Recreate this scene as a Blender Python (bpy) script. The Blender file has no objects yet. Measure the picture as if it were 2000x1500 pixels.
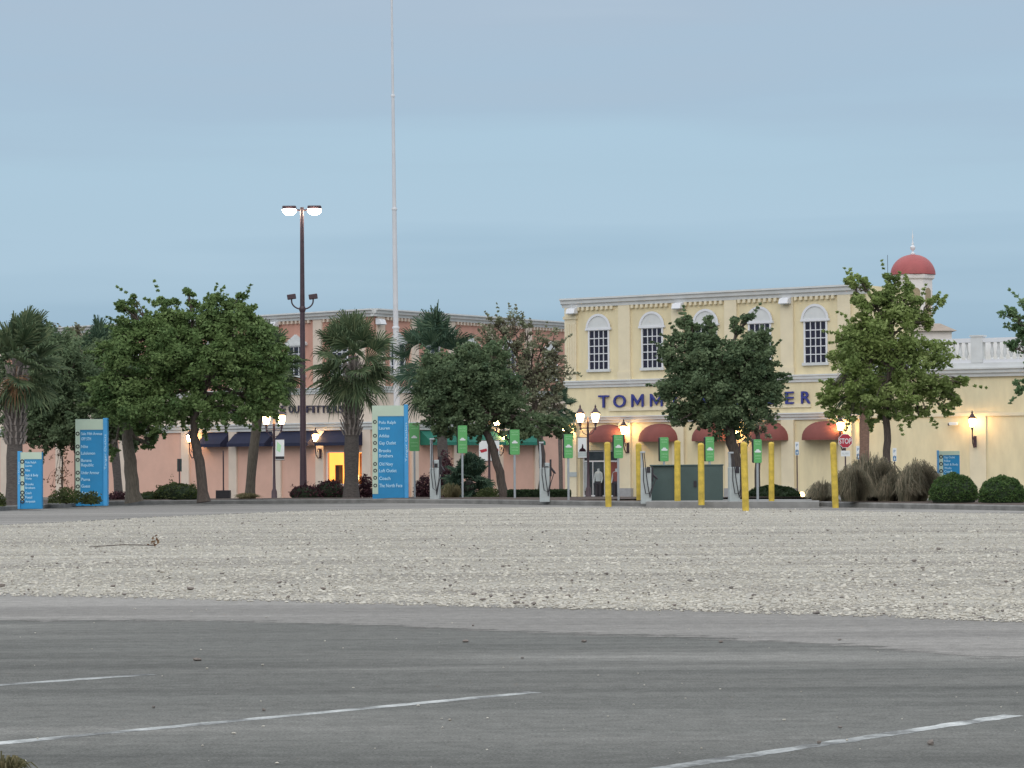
import bpy, math, random
import numpy as np
from mathutils import Vector, Matrix, Euler
rnd = random.Random(7); NP = np.random.default_rng(11)
PI = math.pi; R = math.radians
SC = bpy.context.scene; COL = SC.collection

# ------------------------------------------------------------------ camera
CAMZ = 1.4
cam_d = bpy.data.cameras.new('camera'); cam = bpy.data.objects.new('camera', cam_d); COL.objects.link(cam)
cam_d.sensor_width = 36; cam_d.lens = 99.0; cam_d.clip_start = .1; cam_d.clip_end = 5000
cam.location = (0, 0, CAMZ)
ROT = Euler((R(90 + 1.511), 0, 0)).to_matrix() @ Matrix.Rotation(R(-0.4), 3, 'Z')
cam.rotation_euler = ROT.to_euler()
SC.camera = cam
# ------------------------------------------------------------------ sky, sun, exposure
SUN_EL, SUN_AZ = R(24), R(188)      # sun behind the camera, low and veiled
w = bpy.data.worlds.new('World'); SC.world = w; w.use_nodes = True
nt = w.node_tree; N = nt.nodes; L = nt.links; N.clear()
out = N.new('ShaderNodeOutputWorld'); mixs = N.new('ShaderNodeMixShader')
sky = N.new('ShaderNodeTexSky'); sky.sky_type = 'NISHITA'; sky.sun_disc = False
sky.sun_elevation = SUN_EL; sky.sun_rotation = SUN_AZ; sky.dust_density = 3
b1 = N.new('ShaderNodeBackground'); b1.inputs[1].default_value = .09; L.new(sky.outputs[0], b1.inputs[0])
tc = N.new('ShaderNodeTexCoord'); sep = N.new('ShaderNodeSeparateXYZ'); L.new(tc.outputs['Generated'], sep.inputs[0])
mp = N.new('ShaderNodeMapping'); mp.inputs['Scale'].default_value = (2.2, 2.2, 26); L.new(tc.outputs['Generated'], mp.inputs[0])
no = N.new('ShaderNodeTexNoise'); no.inputs['Scale'].default_value = 1.7; no.inputs['Detail'].default_value = 3.5; no.inputs['Roughness'].default_value = .5
L.new(mp.outputs[0], no.inputs[0])
ad = N.new('ShaderNodeMath'); ad.operation = 'MULTIPLY_ADD'; ad.inputs[1].default_value = .10; L.new(no.outputs[0], ad.inputs[0])
sb = N.new('ShaderNodeMath'); sb.operation = 'SUBTRACT'; L.new(sep.outputs[2], sb.inputs[0]); sb.inputs[1].default_value = .05; L.new(sb.outputs[0], ad.inputs[2])
rp = N.new('ShaderNodeValToRGB'); L.new(ad.outputs[0], rp.inputs[0])
cr = rp.color_ramp; cr.elements[0].position = 0; cr.elements[0].color = (.225, .375, .525, 1)
cr.elements[1].position = 1; cr.elements[1].color = (1.5, 1.55, 1.6, 1)
for p, c in ((.035, (0.307, 0.459, 0.597)), (.075, (0.396, 0.552, 0.686)), (.105, (0.390, 0.547, 0.676)), (.135, (0.366, 0.496, 0.626)), (.165, (0.384, 0.487, 0.603)), (.24, (0.532, 0.612, 0.710)), (.45, (1.15, 1.22, 1.3))):
    e = cr.elements.new(p); e.color = (*c, 1)
b2 = N.new('ShaderNodeBackground'); b2.inputs[1].default_value = 1.12; L.new(rp.outputs[0], b2.inputs[0])
mixs.inputs[0].default_value = .86; L.new(b1.outputs[0], mixs.inputs[1]); L.new(b2.outputs[0], mixs.inputs[2]); L.new(mixs.outputs[0], out.inputs[0])
sd = bpy.data.lights.new('sun', 'SUN'); so = bpy.data.objects.new('sun', sd); COL.objects.link(so)
sd.energy = .6; sd.angle = R(32); sd.color = (1, .93, .86)
so.rotation_euler = (R(90) - SUN_EL, 0, R(180) - SUN_AZ); so.location = (0, -20, 30)
vs = SC.view_settings; vs.view_transform = 'Standard'; vs.look = 'None'; vs.exposure = 0; vs.gamma = 1; vs.use_curve_mapping = False

# ------------------------------------------------------------------ measuring (pixel of the 2000x1500 photograph -> place)
FPX = 5500.0
def ray(px, row):
    return ROT @ Vector(((px - 1000) / FPX, (750 - row) / FPX, -1)).normalized()
def at(px, row, D):
    d = ray(px, row); return Vector((0, 0, CAMZ)) + d * (D / d.y)
def onz(px, row, z=0.0):
    d = ray(px, row); return Vector((0, 0, CAMZ)) + d * ((z - CAMZ) / d.z)
def gz(y):
    return -0.0145 * min(max(y - 90, 0), 55)

# ------------------------------------------------------------------ materials
def mat(name, col, rough=.7, noise=0.0, nscale=6, bump=0.0, bscale=40, metal=0, emit=None, estr=0, col2=None, n2=.5, trans=0, attr=None, stretch=None, spec=None):
    m = bpy.data.materials.new(name); m.use_nodes = True; nt = m.node_tree; b = nt.nodes['Principled BSDF']
    b.inputs['Roughness'].default_value = rough; b.inputs['Metallic'].default_value = metal
    if spec is not None: b.inputs['Specular IOR Level'].default_value = spec
    b.inputs['Base Color'].default_value = (*col, 1)
    tcn = nt.nodes.new('ShaderNodeTexCoord'); vec = tcn.outputs['Object']
    if stretch:
        mpn = nt.nodes.new('ShaderNodeMapping'); mpn.inputs['Scale'].default_value = stretch
        nt.links.new(vec, mpn.inputs[0]); vec = mpn.outputs[0]
    if noise or col2:
        n = nt.nodes.new('ShaderNodeTexNoise'); n.inputs['Scale'].default_value = nscale; n.inputs['Detail'].default_value = 6; n.inputs['Roughness'].default_value = .6
        nt.links.new(vec, n.inputs[0])
        r = nt.nodes.new('ShaderNodeValToRGB'); nt.links.new(n.outputs[0], r.inputs[0])
        c2 = col2 or tuple(max(0, c * (1 - noise)) for c in col); c1 = col if col2 else tuple(min(1, c * (1 + noise * .6)) for c in col)
        r.color_ramp.elements[0].position = .5 - n2 * .35; r.color_ramp.elements[0].color = (*c2, 1)
        r.color_ramp.elements[1].position = .5 + n2 * .35; r.color_ramp.elements[1].color = (*c1, 1)
        res = r.outputs[0]
        if attr:
            a = nt.nodes.new('ShaderNodeAttribute'); a.attribute_name = 'v'
            h = nt.nodes.new('ShaderNodeMix'); h.data_type = 'RGBA'; h.inputs[7].default_value = (*attr, 1)
            nt.links.new(a.outputs['Fac'], h.inputs[0]); nt.links.new(res, h.inputs[6]); res = h.outputs[2]
        nt.links.new(res, b.inputs['Base Color'])
        if trans:
            tr = nt.nodes.new('ShaderNodeBsdfTranslucent'); mx = nt.nodes.new('ShaderNodeMixShader'); mx.inputs[0].default_value = trans
            nt.links.new(res, tr.inputs[0]); nt.links.new(b.outputs[0], mx.inputs[1]); nt.links.new(tr.outputs[0], mx.inputs[2])
            nt.links.new(mx.outputs[0], nt.nodes['Material Output'].inputs[0])
    if bump:
        n = nt.nodes.new('ShaderNodeTexNoise'); n.inputs['Scale'].default_value = bscale; n.inputs['Detail'].default_value = 5
        nt.links.new(vec, n.inputs[0])
        bp = nt.nodes.new('ShaderNodeBump'); bp.inputs['Strength'].default_value = bump; bp.inputs['Distance'].default_value = .02
        nt.links.new(n.outputs[0], bp.inputs['Height']); nt.links.new(bp.outputs[0], b.inputs['Normal'])
    if emit:
        b.inputs['Emission Color'].default_value = (*emit, 1); b.inputs['Emission Strength'].default_value = estr
    return m
def leafmat(name, a, b_, c, sc=1.1, tr=.35):
    return mat(name, a, .75, col2=b_, nscale=sc, n2=.55, trans=tr, attr=c, spec=.15)
M = {}
M['yellow'] = mat('yellow stucco', (.74, .645, .425), .85, noise=.12, nscale=1.0, stretch=(1.6, 1.6, .5), bump=.25, bscale=30)
M['yellow_pale'] = mat('pale yellow stucco', (.74, .655, .475), .85, noise=.06, nscale=1.5, bump=.2, bscale=30)
M['white'] = mat('white trim paint', (.62, .635, .635), .6, noise=.08, nscale=2)
M['winwhite'] = mat('white window paint', (.70, .71, .74), .5, noise=.03, nscale=4)
M['grey_base'] = mat('grey plinth', (.33, .33, .34), .8, noise=.12, nscale=5)
M['pink'] = mat('salmon pink stucco', (.54, .29, .225), .85, noise=.13, nscale=1.0, stretch=(1.6, 1.6, .5), bump=.25, bscale=30)
M['pink_low'] = mat('light salmon stucco', (.65, .405, .32), .85, noise=.07, nscale=1.1, bump=.25, bscale=30)
M['cream'] = mat('cream stucco', (.66, .555, .465), .85, noise=.07, nscale=1.4, bump=.2, bscale=30)
M['glass'] = mat('dark window glass', (.018, .014, .03), .12, noise=.5, nscale=1.5)
M['door_glass'] = mat('shop door glass', (.05, .06, .065), .1, noise=.5, nscale=2)
M['red_awn'] = mat('brick red canvas', (.215, .066, .056), .85, noise=.12, nscale=2.5, bump=.2)
M['navy'] = mat('navy canvas', (.009, .012, .04), .8, noise=.2, nscale=2)
M['green_awn'] = mat('teal green canvas', (.012, .15, .105), .8, noise=.2, nscale=2)
M['letter_blue'] = mat('blue sign letter', (.035, .045, .24), .45, noise=.05)
M['letter_dark'] = mat('dark sign letter', (.04, .032, .06), .5, noise=.1)
M['pole_brown'] = mat('dark bronze paint', (.055, .03, .04), .5, noise=.25, nscale=6)
M['black'] = mat('black iron paint', (.02, .016, .022), .5, noise=.2)
M['white_pole'] = mat('white pole paint', (.60, .61, .64), .5, noise=.06, nscale=2)
M['globe'] = mat('lit lantern glass', (.9, .8, .6), .4, noise=.02, emit=(1, .57, .22), estr=46)
M['hps'] = mat('lit lamp lens', (.9, .85, .7), .4, noise=.02, emit=(1, .83, .62), estr=60)
M['spot'] = mat('lit spot lens', (.9, .8, .5), .4, noise=.02, emit=(1, .62, .25), estr=10)
M['shop_glow'] = mat('glowing shop wall', (.85, .55, .22), .8, noise=.15, nscale=1.4, emit=(1, .50, .12), estr=1.0)  # indoor light put into the wall surface as emission, no lamp behind it
M['bulb'] = mat('bright shop lamp', (.9, .8, .5), .8, noise=.02, emit=(1, .75, .32), estr=2.6)
M['wood'] = mat('shop shelf wood', (.30, .13, .05), .7, noise=.3, nscale=5)
M['bollard'] = mat('yellow bollard paint', (.60, .43, .06), .6, noise=.32, nscale=5, bump=.1)
M['transformer'] = mat('dark green cabinet paint', (.05, .085, .08), .5, noise=.12, nscale=3)
M['blue'] = mat('bright blue sign face', (.006, .235, .50), .5, noise=.10, nscale=2)
M['blue2'] = mat('light blue sign column', (.05, .33, .66), .5, noise=.08, nscale=3)
M['mint'] = mat('pale green sign face', (.49, .60, .48), .55, noise=.06, nscale=2)
M['sign_text'] = mat('pale sign lettering', (.48, .74, .90), .5, noise=.03)
M['sign_white'] = mat('white sign paint', (.74, .76, .76), .5, noise=.04)
M['ev_green'] = mat('bright green sign', (.13, .42, .14), .5, noise=.07, nscale=4)
M['ev_text'] = mat('light green lettering', (.42, .72, .42), .5, noise=.03)
M['steel'] = mat('galvanised steel', (.42, .45, .47), .45, noise=.12, nscale=8, metal=.3)
M['lightgrey'] = mat('light grey housing', (.42, .46, .46), .5, noise=.1, nscale=6)
M['stop_red'] = mat('red sign paint', (.42, .022, .045), .45, noise=.08, nscale=5)
M['hc_blue'] = mat('parking sign blue', (.03, .16, .32), .5, noise=.05)
M['kerb'] = mat('weathered kerb concrete', (.21, .205, .195), .9, noise=.3, nscale=3, bump=.5, bscale=30)
M['pad'] = mat('pad concrete', (.25, .245, .235), .9, noise=.18, nscale=3, bump=.4, bscale=30)
M['mulch'] = mat('bark mulch', (.085, .06, .048), .95, noise=.5, nscale=9, bump=1, bscale=30)
M['dome'] = mat('red dome metal', (.36, .085, .085), .6, noise=.1, nscale=2)
M['tower_white'] = mat('white tower render', (.74, .70, .68), .7, noise=.05, nscale=2)
M['roof_tan'] = mat('tan roof', (.36, .30, .25), .8, noise=.15, nscale=3)
M['louvre'] = mat('tan louvre', (.34, .27, .17), .7, noise=.2, nscale=10)
M['bark'] = mat('grey brown bark', (.105, .083, .07), .95, noise=.4, nscale=4, bump=1, bscale=18, stretch=(6, 6, 1.4))
M['bark_light'] = mat('light oak bark', (.16, .135, .105), .95, noise=.35, nscale=4, bump=1, bscale=18, stretch=(6, 6, 1.4))
M['palm_bark'] = mat('palm trunk bark', (.125, .108, .098), .95, noise=.35, nscale=5, bump=1, bscale=14, stretch=(2, 2, 6))
M['red_bark'] = mat('reddish palm bark', (.28, .17, .125), .95, noise=.3, nscale=5, bump=1, bscale=14, stretch=(2, 2, 6))
M['boot'] = mat('palm boot fibre', (.31, .27, .245), .95, noise=.4, nscale=6)
M['oak'] = leafmat('oak leaf', (.15, .23, .078), (.068, .125, .05), (.24, .33, .13))
M['oak_dark'] = leafmat('dark oak leaf', (.125, .185, .095), (.066, .108, .064), (.22, .285, .155))
M['oak_bright'] = leafmat('bright oak leaf', (.24, .32, .09), (.11, .17, .06), (.38, .46, .18))
M['mixed'] = leafmat('red tinged leaf', (.16, .195, .11), (.20, .135, .105), (.31, .34, .22), sc=.9)
M['pale_leaf'] = leafmat('pale green leaf', (.15, .25, .12), (.08, .15, .07), (.25, .35, .18))
M['brown_leaf'] = leafmat('rusty sparse leaf', (.20, .10, .05), (.11, .06, .04), (.25, .17, .10))
M['frond'] = leafmat('palm frond', (.085, .13, .062), (.045, .075, .043), (.155, .19, .10), sc=1.5, tr=.15)
M['frond_blue'] = leafmat('deep green frond', (.055, .10, .065), (.030, .062, .044), (.11, .165, .10), sc=1.5, tr=.15)
M['dead_frond'] = leafmat('dead brown frond', (.22, .12, .06), (.12, .07, .045), (.30, .2, .12), sc=1.5, tr=.15)
M['box'] = leafmat('boxwood leaf', (.07, .13, .04), (.035, .075, .025), (.12, .18, .06), sc=3)
M['core'] = mat('dark core with painted shade', (.02, .035, .015), .95, noise=.4, nscale=8)  # near-black filler, the shade between leaves is put into its colour
M['hedge'] = leafmat('hedge leaf', (.03, .055, .022), (.014, .03, .018), (.05, .08, .035), sc=2)
M['purple'] = leafmat('purple shrub leaf', (.055, .022, .03), (.03, .016, .022), (.16, .075, .085), sc=2)
M['shrub'] = leafmat('low shrub leaf', (.07, .11, .035), (.045, .05, .025), (.13, .15, .06), sc=2)
M['grass'] = leafmat('ornamental grass blade', (.19, .18, .125), (.075, .085, .06), (.40, .34, .25), sc=2.5)
M['drygrass'] = leafmat('dry grass blade', (.20, .17, .09), (.10, .11, .05), (.32, .27, .16), sc=3)

# ------------------------------------------------------------------ building blocks
class MB:
    def __init__(s): s.v = []; s.f = []
    def add(s, vs, fs):
        o = len(s.v); s.v += [tuple(p) for p in vs]; s.f += [tuple(i + o for i in f) for f in fs]; return s
    def box(s, x0, x1, y0, y1, z0, z1, T=None):
        p = [(x, y, z) for x in (x0, x1) for y in (y0, y1) for z in (z0, z1)]
        if T: p = [T @ Vector(q) for q in p]
        return s.add(p, [(0, 1, 3, 2), (4, 6, 7, 5), (0, 4, 5, 1), (2, 3, 7, 6), (0, 2, 6, 4), (1, 5, 7, 3)])
    def cyl(s, a, b, r0, r1=None, n=12):
        a = Vector(a); b = Vector(b); r1 = r0 if r1 is None else r1; d = (b - a).normalized()
        u = d.orthogonal().normalized(); v = d.cross(u)
        vs = [a + (u * math.cos(2 * PI * i / n) + v * math.sin(2 * PI * i / n)) * r0 for i in range(n)] + [b + (u * math.cos(2 * PI * i / n) + v * math.sin(2 * PI * i / n)) * r1 for i in range(n)]
        return s.add(vs, [(i, (i + 1) % n, n + (i + 1) % n, n + i) for i in range(n)] + [tuple(range(n))[::-1], tuple(range(n, 2 * n))])
    def tube(s, pts, rad, n=8):
        pts = [Vector(p) for p in pts]; rs = rad if isinstance(rad, (list, tuple)) else [rad] * len(pts)
        u = None; vs = []
        for i, p in enumerate(pts):
            d = (pts[min(i + 1, len(pts) - 1)] - pts[max(i - 1, 0)]).normalized()
            u = d.orthogonal().normalized() if u is None else (u - d * u.dot(d)).normalized()
            v = d.cross(u)
            vs += [p + (u * math.cos(2 * PI * k / n) + v * math.sin(2 * PI * k / n)) * rs[i] for k in range(n)]
        m = len(pts)
        fs = [(i * n + k, i * n + (k + 1) % n, (i + 1) * n + (k + 1) % n, (i + 1) * n + k) for i in range(m - 1) for k in range(n)]
        return s.add(vs, fs + [tuple(range(n))[::-1], tuple(range((m - 1) * n, m * n))])
    def lathe(s, prof, c=(0, 0, 0), n=20, ph=0, sx=1, sy=1):
        vs = []; c = Vector(c)
        for r, z in prof: vs += [(c.x + sx * r * math.cos(2 * PI * k / n + ph), c.y + sy * r * math.sin(2 * PI * k / n + ph), c.z + z) for k in range(n)]
        m = len(prof)
        fs = [(i * n + k, i * n + (k + 1) % n, (i + 1) * n + (k + 1) % n, (i + 1) * n + k) for i in range(m - 1) for k in range(n)]
        return s.add(vs, fs + [tuple(range(n))[::-1], tuple(range((m - 1) * n, m * n))])
    def prism(s, poly, y0, y1):          # polygon in x,z given thickness in y
        n = len(poly); vs = [(x, y0, z) for x, z in poly] + [(x, y1, z) for x, z in poly]
        return s.add(vs, [tuple(range(n)), tuple(range(n, 2 * n))[::-1]] + [(i, n + i, n + (i + 1) % n, (i + 1) % n) for i in range(n)])
    def prof(s, pr, x0, x1):             # moulding: (depth towards viewer, z) profile run along x
        n = len(pr); vs = [(x0, -d, z) for d, z in pr] + [(x1, -d, z) for d, z in pr]
        return s.add(vs, [tuple(range(n)), tuple(range(n, 2 * n))[::-1]] + [(i, n + i, n + (i + 1) % n, (i + 1) % n) for i in range(n)])
    def build(s, name, m, parent=None, smooth=False, bevel=0):
        me = bpy.data.meshes.new(name); me.from_pydata(s.v, [], s.f); me.update()
        import bmesh
        bm = bmesh.new(); bm.from_mesh(me); bmesh.ops.recalc_face_normals(bm, faces=bm.faces); bm.to_mesh(me); bm.free()
        o = bpy.data.objects.new(name, me); COL.objects.link(o); me.materials.append(M[m] if isinstance(m, str) else m)
        if smooth:
            for p in me.polygons: p.use_smooth = True
            try: me.set_sharp_from_angle(angle=R(40))
            except Exception: pass
        if bevel:
            bv = o.modifiers.new('bevel', 'BEVEL'); bv.width = bevel; bv.segments = 2; bv.limit_method = 'ANGLE'
        if parent: o.parent = parent
        return o
def quads(name, V, m, parent=None, var=None, nper=4):
    """V: (n*nper,3) array, every nper rows one polygon"""
    V = np.asarray(V, dtype=np.float32); n = len(V) // nper
    me = bpy.data.meshes.new(name); me.vertices.add(n * nper); me.vertices.foreach_set('co', V.ravel())
    me.loops.add(n * nper); me.loops.foreach_set('vertex_index', np.arange(n * nper, dtype=np.int32))
    me.polygons.add(n); me.polygons.foreach_set('loop_start', np.arange(0, n * nper, nper, dtype=np.int32))
    try: me.polygons.foreach_set('loop_total', np.full(n, nper, dtype=np.int32))
    except Exception: pass
    me.update(calc_edges=True)
    a = me.attributes.new('v', 'FLOAT', 'FACE'); a.data.foreach_set('value', (NP.random(n) ** 1.8 if var is None else var).astype(np.float32))
    me.materials.append(M[m]); o = bpy.data.objects.new(name, me); COL.objects.link(o)
    if parent: o.parent = parent
    return o
def tag(o, label, cat, group=None):
    o['label'] = label; o['category'] = cat
    if group: o['group'] = group
    return o
def thing(name, loc, label, cat, group=None, rz=0):
    o = bpy.data.objects.new(name, None); o.empty_display_size = .3; COL.objects.link(o); o.location = loc; o.rotation_euler = (0, 0, rz)
    return tag(o, label, cat, group)
def struct(o, kind='structure'):
    o['kind'] = kind; return o
def copy_tree(o, parent=None):
    c = o.copy(); COL.objects.link(c)
    if parent: c.parent = parent
    for ch in list(o.children): copy_tree(ch, c)
    return c
def text_part(body, cx, cz, h, y, m, parent, name='lettering', wfit=None, ext=.01, off=0.0, left=None, rot=0, shear=0, sp=1.0):
    cu = bpy.data.curves.new(name, 'FONT'); cu.body = body; cu.size = 1; cu.extrude = ext / max(h * 1.4, 1e-4); cu.offset = off; cu.shear = shear; cu.space_character = sp
    cu.resolution_u = 3
    t = bpy.data.objects.new(name, cu); COL.objects.link(t)
    dg = bpy.context.evaluated_depsgraph_get(); me = bpy.data.meshes.new_from_object(t.evaluated_get(dg)); bpy.data.objects.remove(t)
    co = np.empty(len(me.vertices) * 3, dtype=np.float32); me.vertices.foreach_get('co', co); co = co.reshape(-1, 3)
    lo, hi = co.min(0), co.max(0)
    s = h / .72; sx = s if not wfit else wfit / (hi[0] - lo[0])
    x = (co[:, 0] - (lo[0] + hi[0]) / 2) * sx; z = (co[:, 1] - .36) * s; yy = -co[:, 2] * s
    if left is not None: x = x - x.min() + left
    else: x = x
    if rot: x, z = x * math.cos(rot) - z * math.sin(rot), x * math.sin(rot) + z * math.cos(rot)
    if left is None: x = x + cx
    z = z + cz
    co = np.stack([x, yy + y, z], 1).astype(np.float32); me.vertices.foreach_set('co', co.ravel()); me.update()
    me.materials.clear(); me.materials.append(M[m]); me.name = name
    o = bpy.data.objects.new(name, me); COL.objects.link(o); o.parent = parent; return o

# ------------------------------------------------------------------ GROUND
xs = sorted(set([-700, -400, -200, -100, -60, -40] + list(range(-30, 31, 3)) + [40, 60, 100, 200, 400, 700]))
ys = [-60, -20, 0, 5, 10, 20, 30, 40, 50, 60, 70, 80, 90, 95, 100, 110, 120, 130, 145, 160, 200, 300, 600, 1500]
g = MB(); nx = len(xs)
g.add([(x, y, gz(y)) for y in ys for x in xs], [(j * nx + i, j * nx + i + 1, (j + 1) * nx + i + 1, (j + 1) * nx + i) for j in range(len(ys) - 1) for i in range(nx - 1)])
def ground_mat(name, stops, grit, streak=True, bumpd=.01, bs=90, big=.35, feather=0, hue=None):
    m = bpy.data.materials.new(name); m.use_nodes = True; nt = m.node_tree; b = nt.nodes['Principled BSDF']; Nn = nt.nodes; Ll = nt.links
    b.inputs['Roughness'].default_value = .92; b.inputs['Specular IOR Level'].default_value = .12
    t = Nn.new('ShaderNodeTexCoord')
    mp = Nn.new('ShaderNodeMapping'); mp.inputs['Scale'].default_value = (.16 if streak else 1, 1, 1); mp.inputs['Rotation'].default_value = (0, 0, R(7)); Ll.new(t.outputs['Object'], mp.inputs[0])
    n1 = Nn.new('ShaderNodeTexNoise'); n1.inputs['Scale'].default_value = big; n1.inputs['Detail'].default_value = 7; n1.inputs['Roughness'].default_value = .62; Ll.new(mp.outputs[0], n1.inputs[0])
    r = Nn.new('ShaderNodeValToRGB'); Ll.new(n1.outputs[0], r.inputs[0])
    r.color_ramp.elements[0].position = stops[0][0]; r.color_ramp.elements[0].color = (*stops[0][1], 1)
    r.color_ramp.elements[1].position = stops[-1][0]; r.color_ramp.elements[1].color = (*stops[-1][1], 1)
    for p, c in stops[1:-1]: e = r.color_ramp.elements.new(p); e.color = (*c, 1)
    n2 = Nn.new('ShaderNodeTexNoise'); n2.inputs['Scale'].default_value = bs; n2.inputs['Detail'].default_value = 4; n2.inputs['Roughness'].default_value = .8; Ll.new(t.outputs['Object'], n2.inputs[0])
    mr = Nn.new('ShaderNodeMapRange'); mr.inputs[1].default_value = .3; mr.inputs[2].default_value = .7; mr.inputs[3].default_value = 1 - grit; mr.inputs[4].default_value = 1 + grit; Ll.new(n2.outputs[0], mr.inputs[0])
    n3 = Nn.new('ShaderNodeTexNoise'); n3.inputs['Scale'].default_value = 7; n3.inputs['Detail'].default_value = 5; n3.inputs['Roughness'].default_value = .7; Ll.new(t.outputs['Object'], n3.inputs[0])
    mr3 = Nn.new('ShaderNodeMapRange'); mr3.inputs[1].default_value = .3; mr3.inputs[2].default_value = .7; mr3.inputs[3].default_value = .80; mr3.inputs[4].default_value = 1.20; Ll.new(n3.outputs[0], mr3.inputs[0])
    mp4 = Nn.new('ShaderNodeMapping'); mp4.inputs['Scale'].default_value = (.035, .9, 1); mp4.inputs['Rotation'].default_value = (0, 0, R(-9)); Ll.new(t.outputs['Object'], mp4.inputs[0])
    n4 = Nn.new('ShaderNodeTexNoise'); n4.inputs['Scale'].default_value = 1.1; n4.inputs['Detail'].default_value = 6; n4.inputs['Roughness'].default_value = .7; n4.inputs['Distortion'].default_value = .4; Ll.new(mp4.outputs[0], n4.inputs[0])
    mr4 = Nn.new('ShaderNodeMapRange'); mr4.inputs[1].default_value = .35; mr4.inputs[2].default_value = .66; mr4.inputs[3].default_value = .80; mr4.inputs[4].default_value = 1.20; Ll.new(n4.outputs[0], mr4.inputs[0])
    q1 = Nn.new('ShaderNodeMath'); q1.operation = 'MULTIPLY'; Ll.new(mr.outputs[0], q1.inputs[0]); Ll.new(mr3.outputs[0], q1.inputs[1])
    q2 = Nn.new('ShaderNodeMath'); q2.operation = 'MULTIPLY'; Ll.new(q1.outputs[0], q2.inputs[0]); Ll.new(mr4.outputs[0], q2.inputs[1])
    mx = Nn.new('ShaderNodeVectorMath'); mx.operation = 'SCALE'; Ll.new(r.outputs[0], mx.inputs[0]); Ll.new(q2.outputs[0], mx.inputs['Scale'])
    if feather:
        ea = Nn.new('ShaderNodeAttribute'); ea.attribute_name = 'edge'
        mp5 = Nn.new('ShaderNodeMapping'); mp5.inputs['Scale'].default_value = (.4, 1.6, 1); Ll.new(t.outputs['Object'], mp5.inputs[0])
        n5 = Nn.new('ShaderNodeTexNoise'); n5.inputs['Scale'].default_value = 3.2; n5.inputs['Detail'].default_value = 8; n5.inputs['Roughness'].default_value = .75; Ll.new(mp5.outputs[0], n5.inputs[0])
        d_ = Nn.new('ShaderNodeMath'); d_.operation = 'MULTIPLY_ADD'; Ll.new(ea.outputs['Fac'], d_.inputs[0]); d_.inputs[1].default_value = .42 / feather; d_.inputs[2].default_value = .28
        g_ = Nn.new('ShaderNodeMath'); g_.operation = 'SUBTRACT'; Ll.new(d_.outputs[0], g_.inputs[0]); Ll.new(n5.outputs[0], g_.inputs[1])
        h_ = Nn.new('ShaderNodeMapRange'); h_.inputs[1].default_value = -.03; h_.inputs[2].default_value = .06; Ll.new(g_.outputs[0], h_.inputs[0])
        tb = Nn.new('ShaderNodeBsdfTransparent'); ms = Nn.new('ShaderNodeMixShader'); Ll.new(h_.outputs[0], ms.inputs[0]); Ll.new(tb.outputs[0], ms.inputs[1]); Ll.new(b.outputs[0], ms.inputs[2]); Ll.new(ms.outputs[0], Nn['Material Output'].inputs[0])
    Ll.new(mx.outputs[0], b.inputs['Base Color'])
    bp = Nn.new('ShaderNodeBump'); bp.inputs['Strength'].default_value = .8; bp.inputs['Distance'].default_value = bumpd; Ll.new(n2.outputs[0], bp.inputs['Height']); Ll.new(bp.outputs[0], b.inputs['Normal'])
    M[name] = m; return name
ground_mat('asphalt', [(.34, (.090, .090, .084)), (.45, (.136, .136, .126)), (.55, (.164, .162, .150)), (.66, (.25, .244, .226))], .55, bs=60)
ground_mat('dust', [(.35, (.205, .195, .183)), (.5, (.245, .233, .217)), (.65, (.28, .266, .248))], .35, bs=45, feather=1.1)
ground_mat('gravel', [(.34, (.27, .25, .222)), (.5, (.38, .356, .312)), (.66, (.455, .43, .375))], .5, streak=True, feather=.7, bumpd=.03, bs=24, big=.5)
ground_mat('paint', [(.42, (.17, .173, .17)), (.5, (.33, .34, .335)), (.62, (.50, .51, .50))], .3, streak=False, bs=40, big=2.2)
struct(g.build('asphalt_ground', 'asphalt'))
def interp(pts, n):
    out = []
    for i in range(n):
        t = i / (n - 1) * (len(pts) - 1); k = min(int(t), len(pts) - 2); f = t - k
        p0, p1, p2, p3 = pts[max(k - 1, 0)], pts[k], pts[k + 1], pts[min(k + 2, len(pts) - 1)]
        out.append(Vector([.5 * (2 * p1[a] + (-p0[a] + p2[a]) * f + (2 * p0[a] - 5 * p1[a] + 4 * p2[a] - p3[a]) * f * f + (-p0[a] + 3 * p1[a] - 3 * p2[a] + p3[a]) * f ** 3) for a in range(3)]))
    return out
def sheet(name, near, far, z, m, jn=.0, jf=.0, n=240):
    a = interp(near, n); b = interp(far, n); v = []
    rr = random.Random(3); ja = jb = 0; ed = []; FR = (0, .02, .05, .12, .3, .5, .7, .88, .95, .98, 1)
    for p, q in zip(a, b):
        ja = ja * .75 + rr.uniform(-1, 1) * jn; jb = jb * .75 + rr.uniform(-1, 1) * jf
        for f in FR:
            r_ = p.lerp(q, f); y = r_.y + ja * (1 - f) + jb * f; v.append((r_.x, y, gz(y) + z)); ed.append(min(f, 1 - f) * (q - p).length if m != 'paint' else 9)
    K = len(FR); fs = [(i * K + t, (i + 1) * K + t, (i + 1) * K + t + 1, i * K + t + 1) for i in range(n - 1) for t in range(K - 1)]
    o = struct(MB().add(v, fs).build(name, m)); a = o.data.attributes.new('edge', 'FLOAT', 'POINT'); a.data.foreach_set('value', ed)
    return o
GN = [onz(x, y) for x, y in ((-700, 1152), (0, 1164), (450, 1174), (1000, 1188), (1500, 1200), (2000, 1217), (2700, 1245))]
GF = [onz(x, y) for x, y in ((-700, 1055), (0, 1026), (350, 1008), (700, 995), (1000, 991), (1300, 992.5), (1500, 994), (1700, 999), (2000, 1003), (2700, 1008))]
DN = [onz(x, y) for x, y in ((-700, 1235), (0, 1222), (450, 1222), (1000, 1242), (1500, 1262), (2000, 1300), (2700, 1350))]
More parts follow.
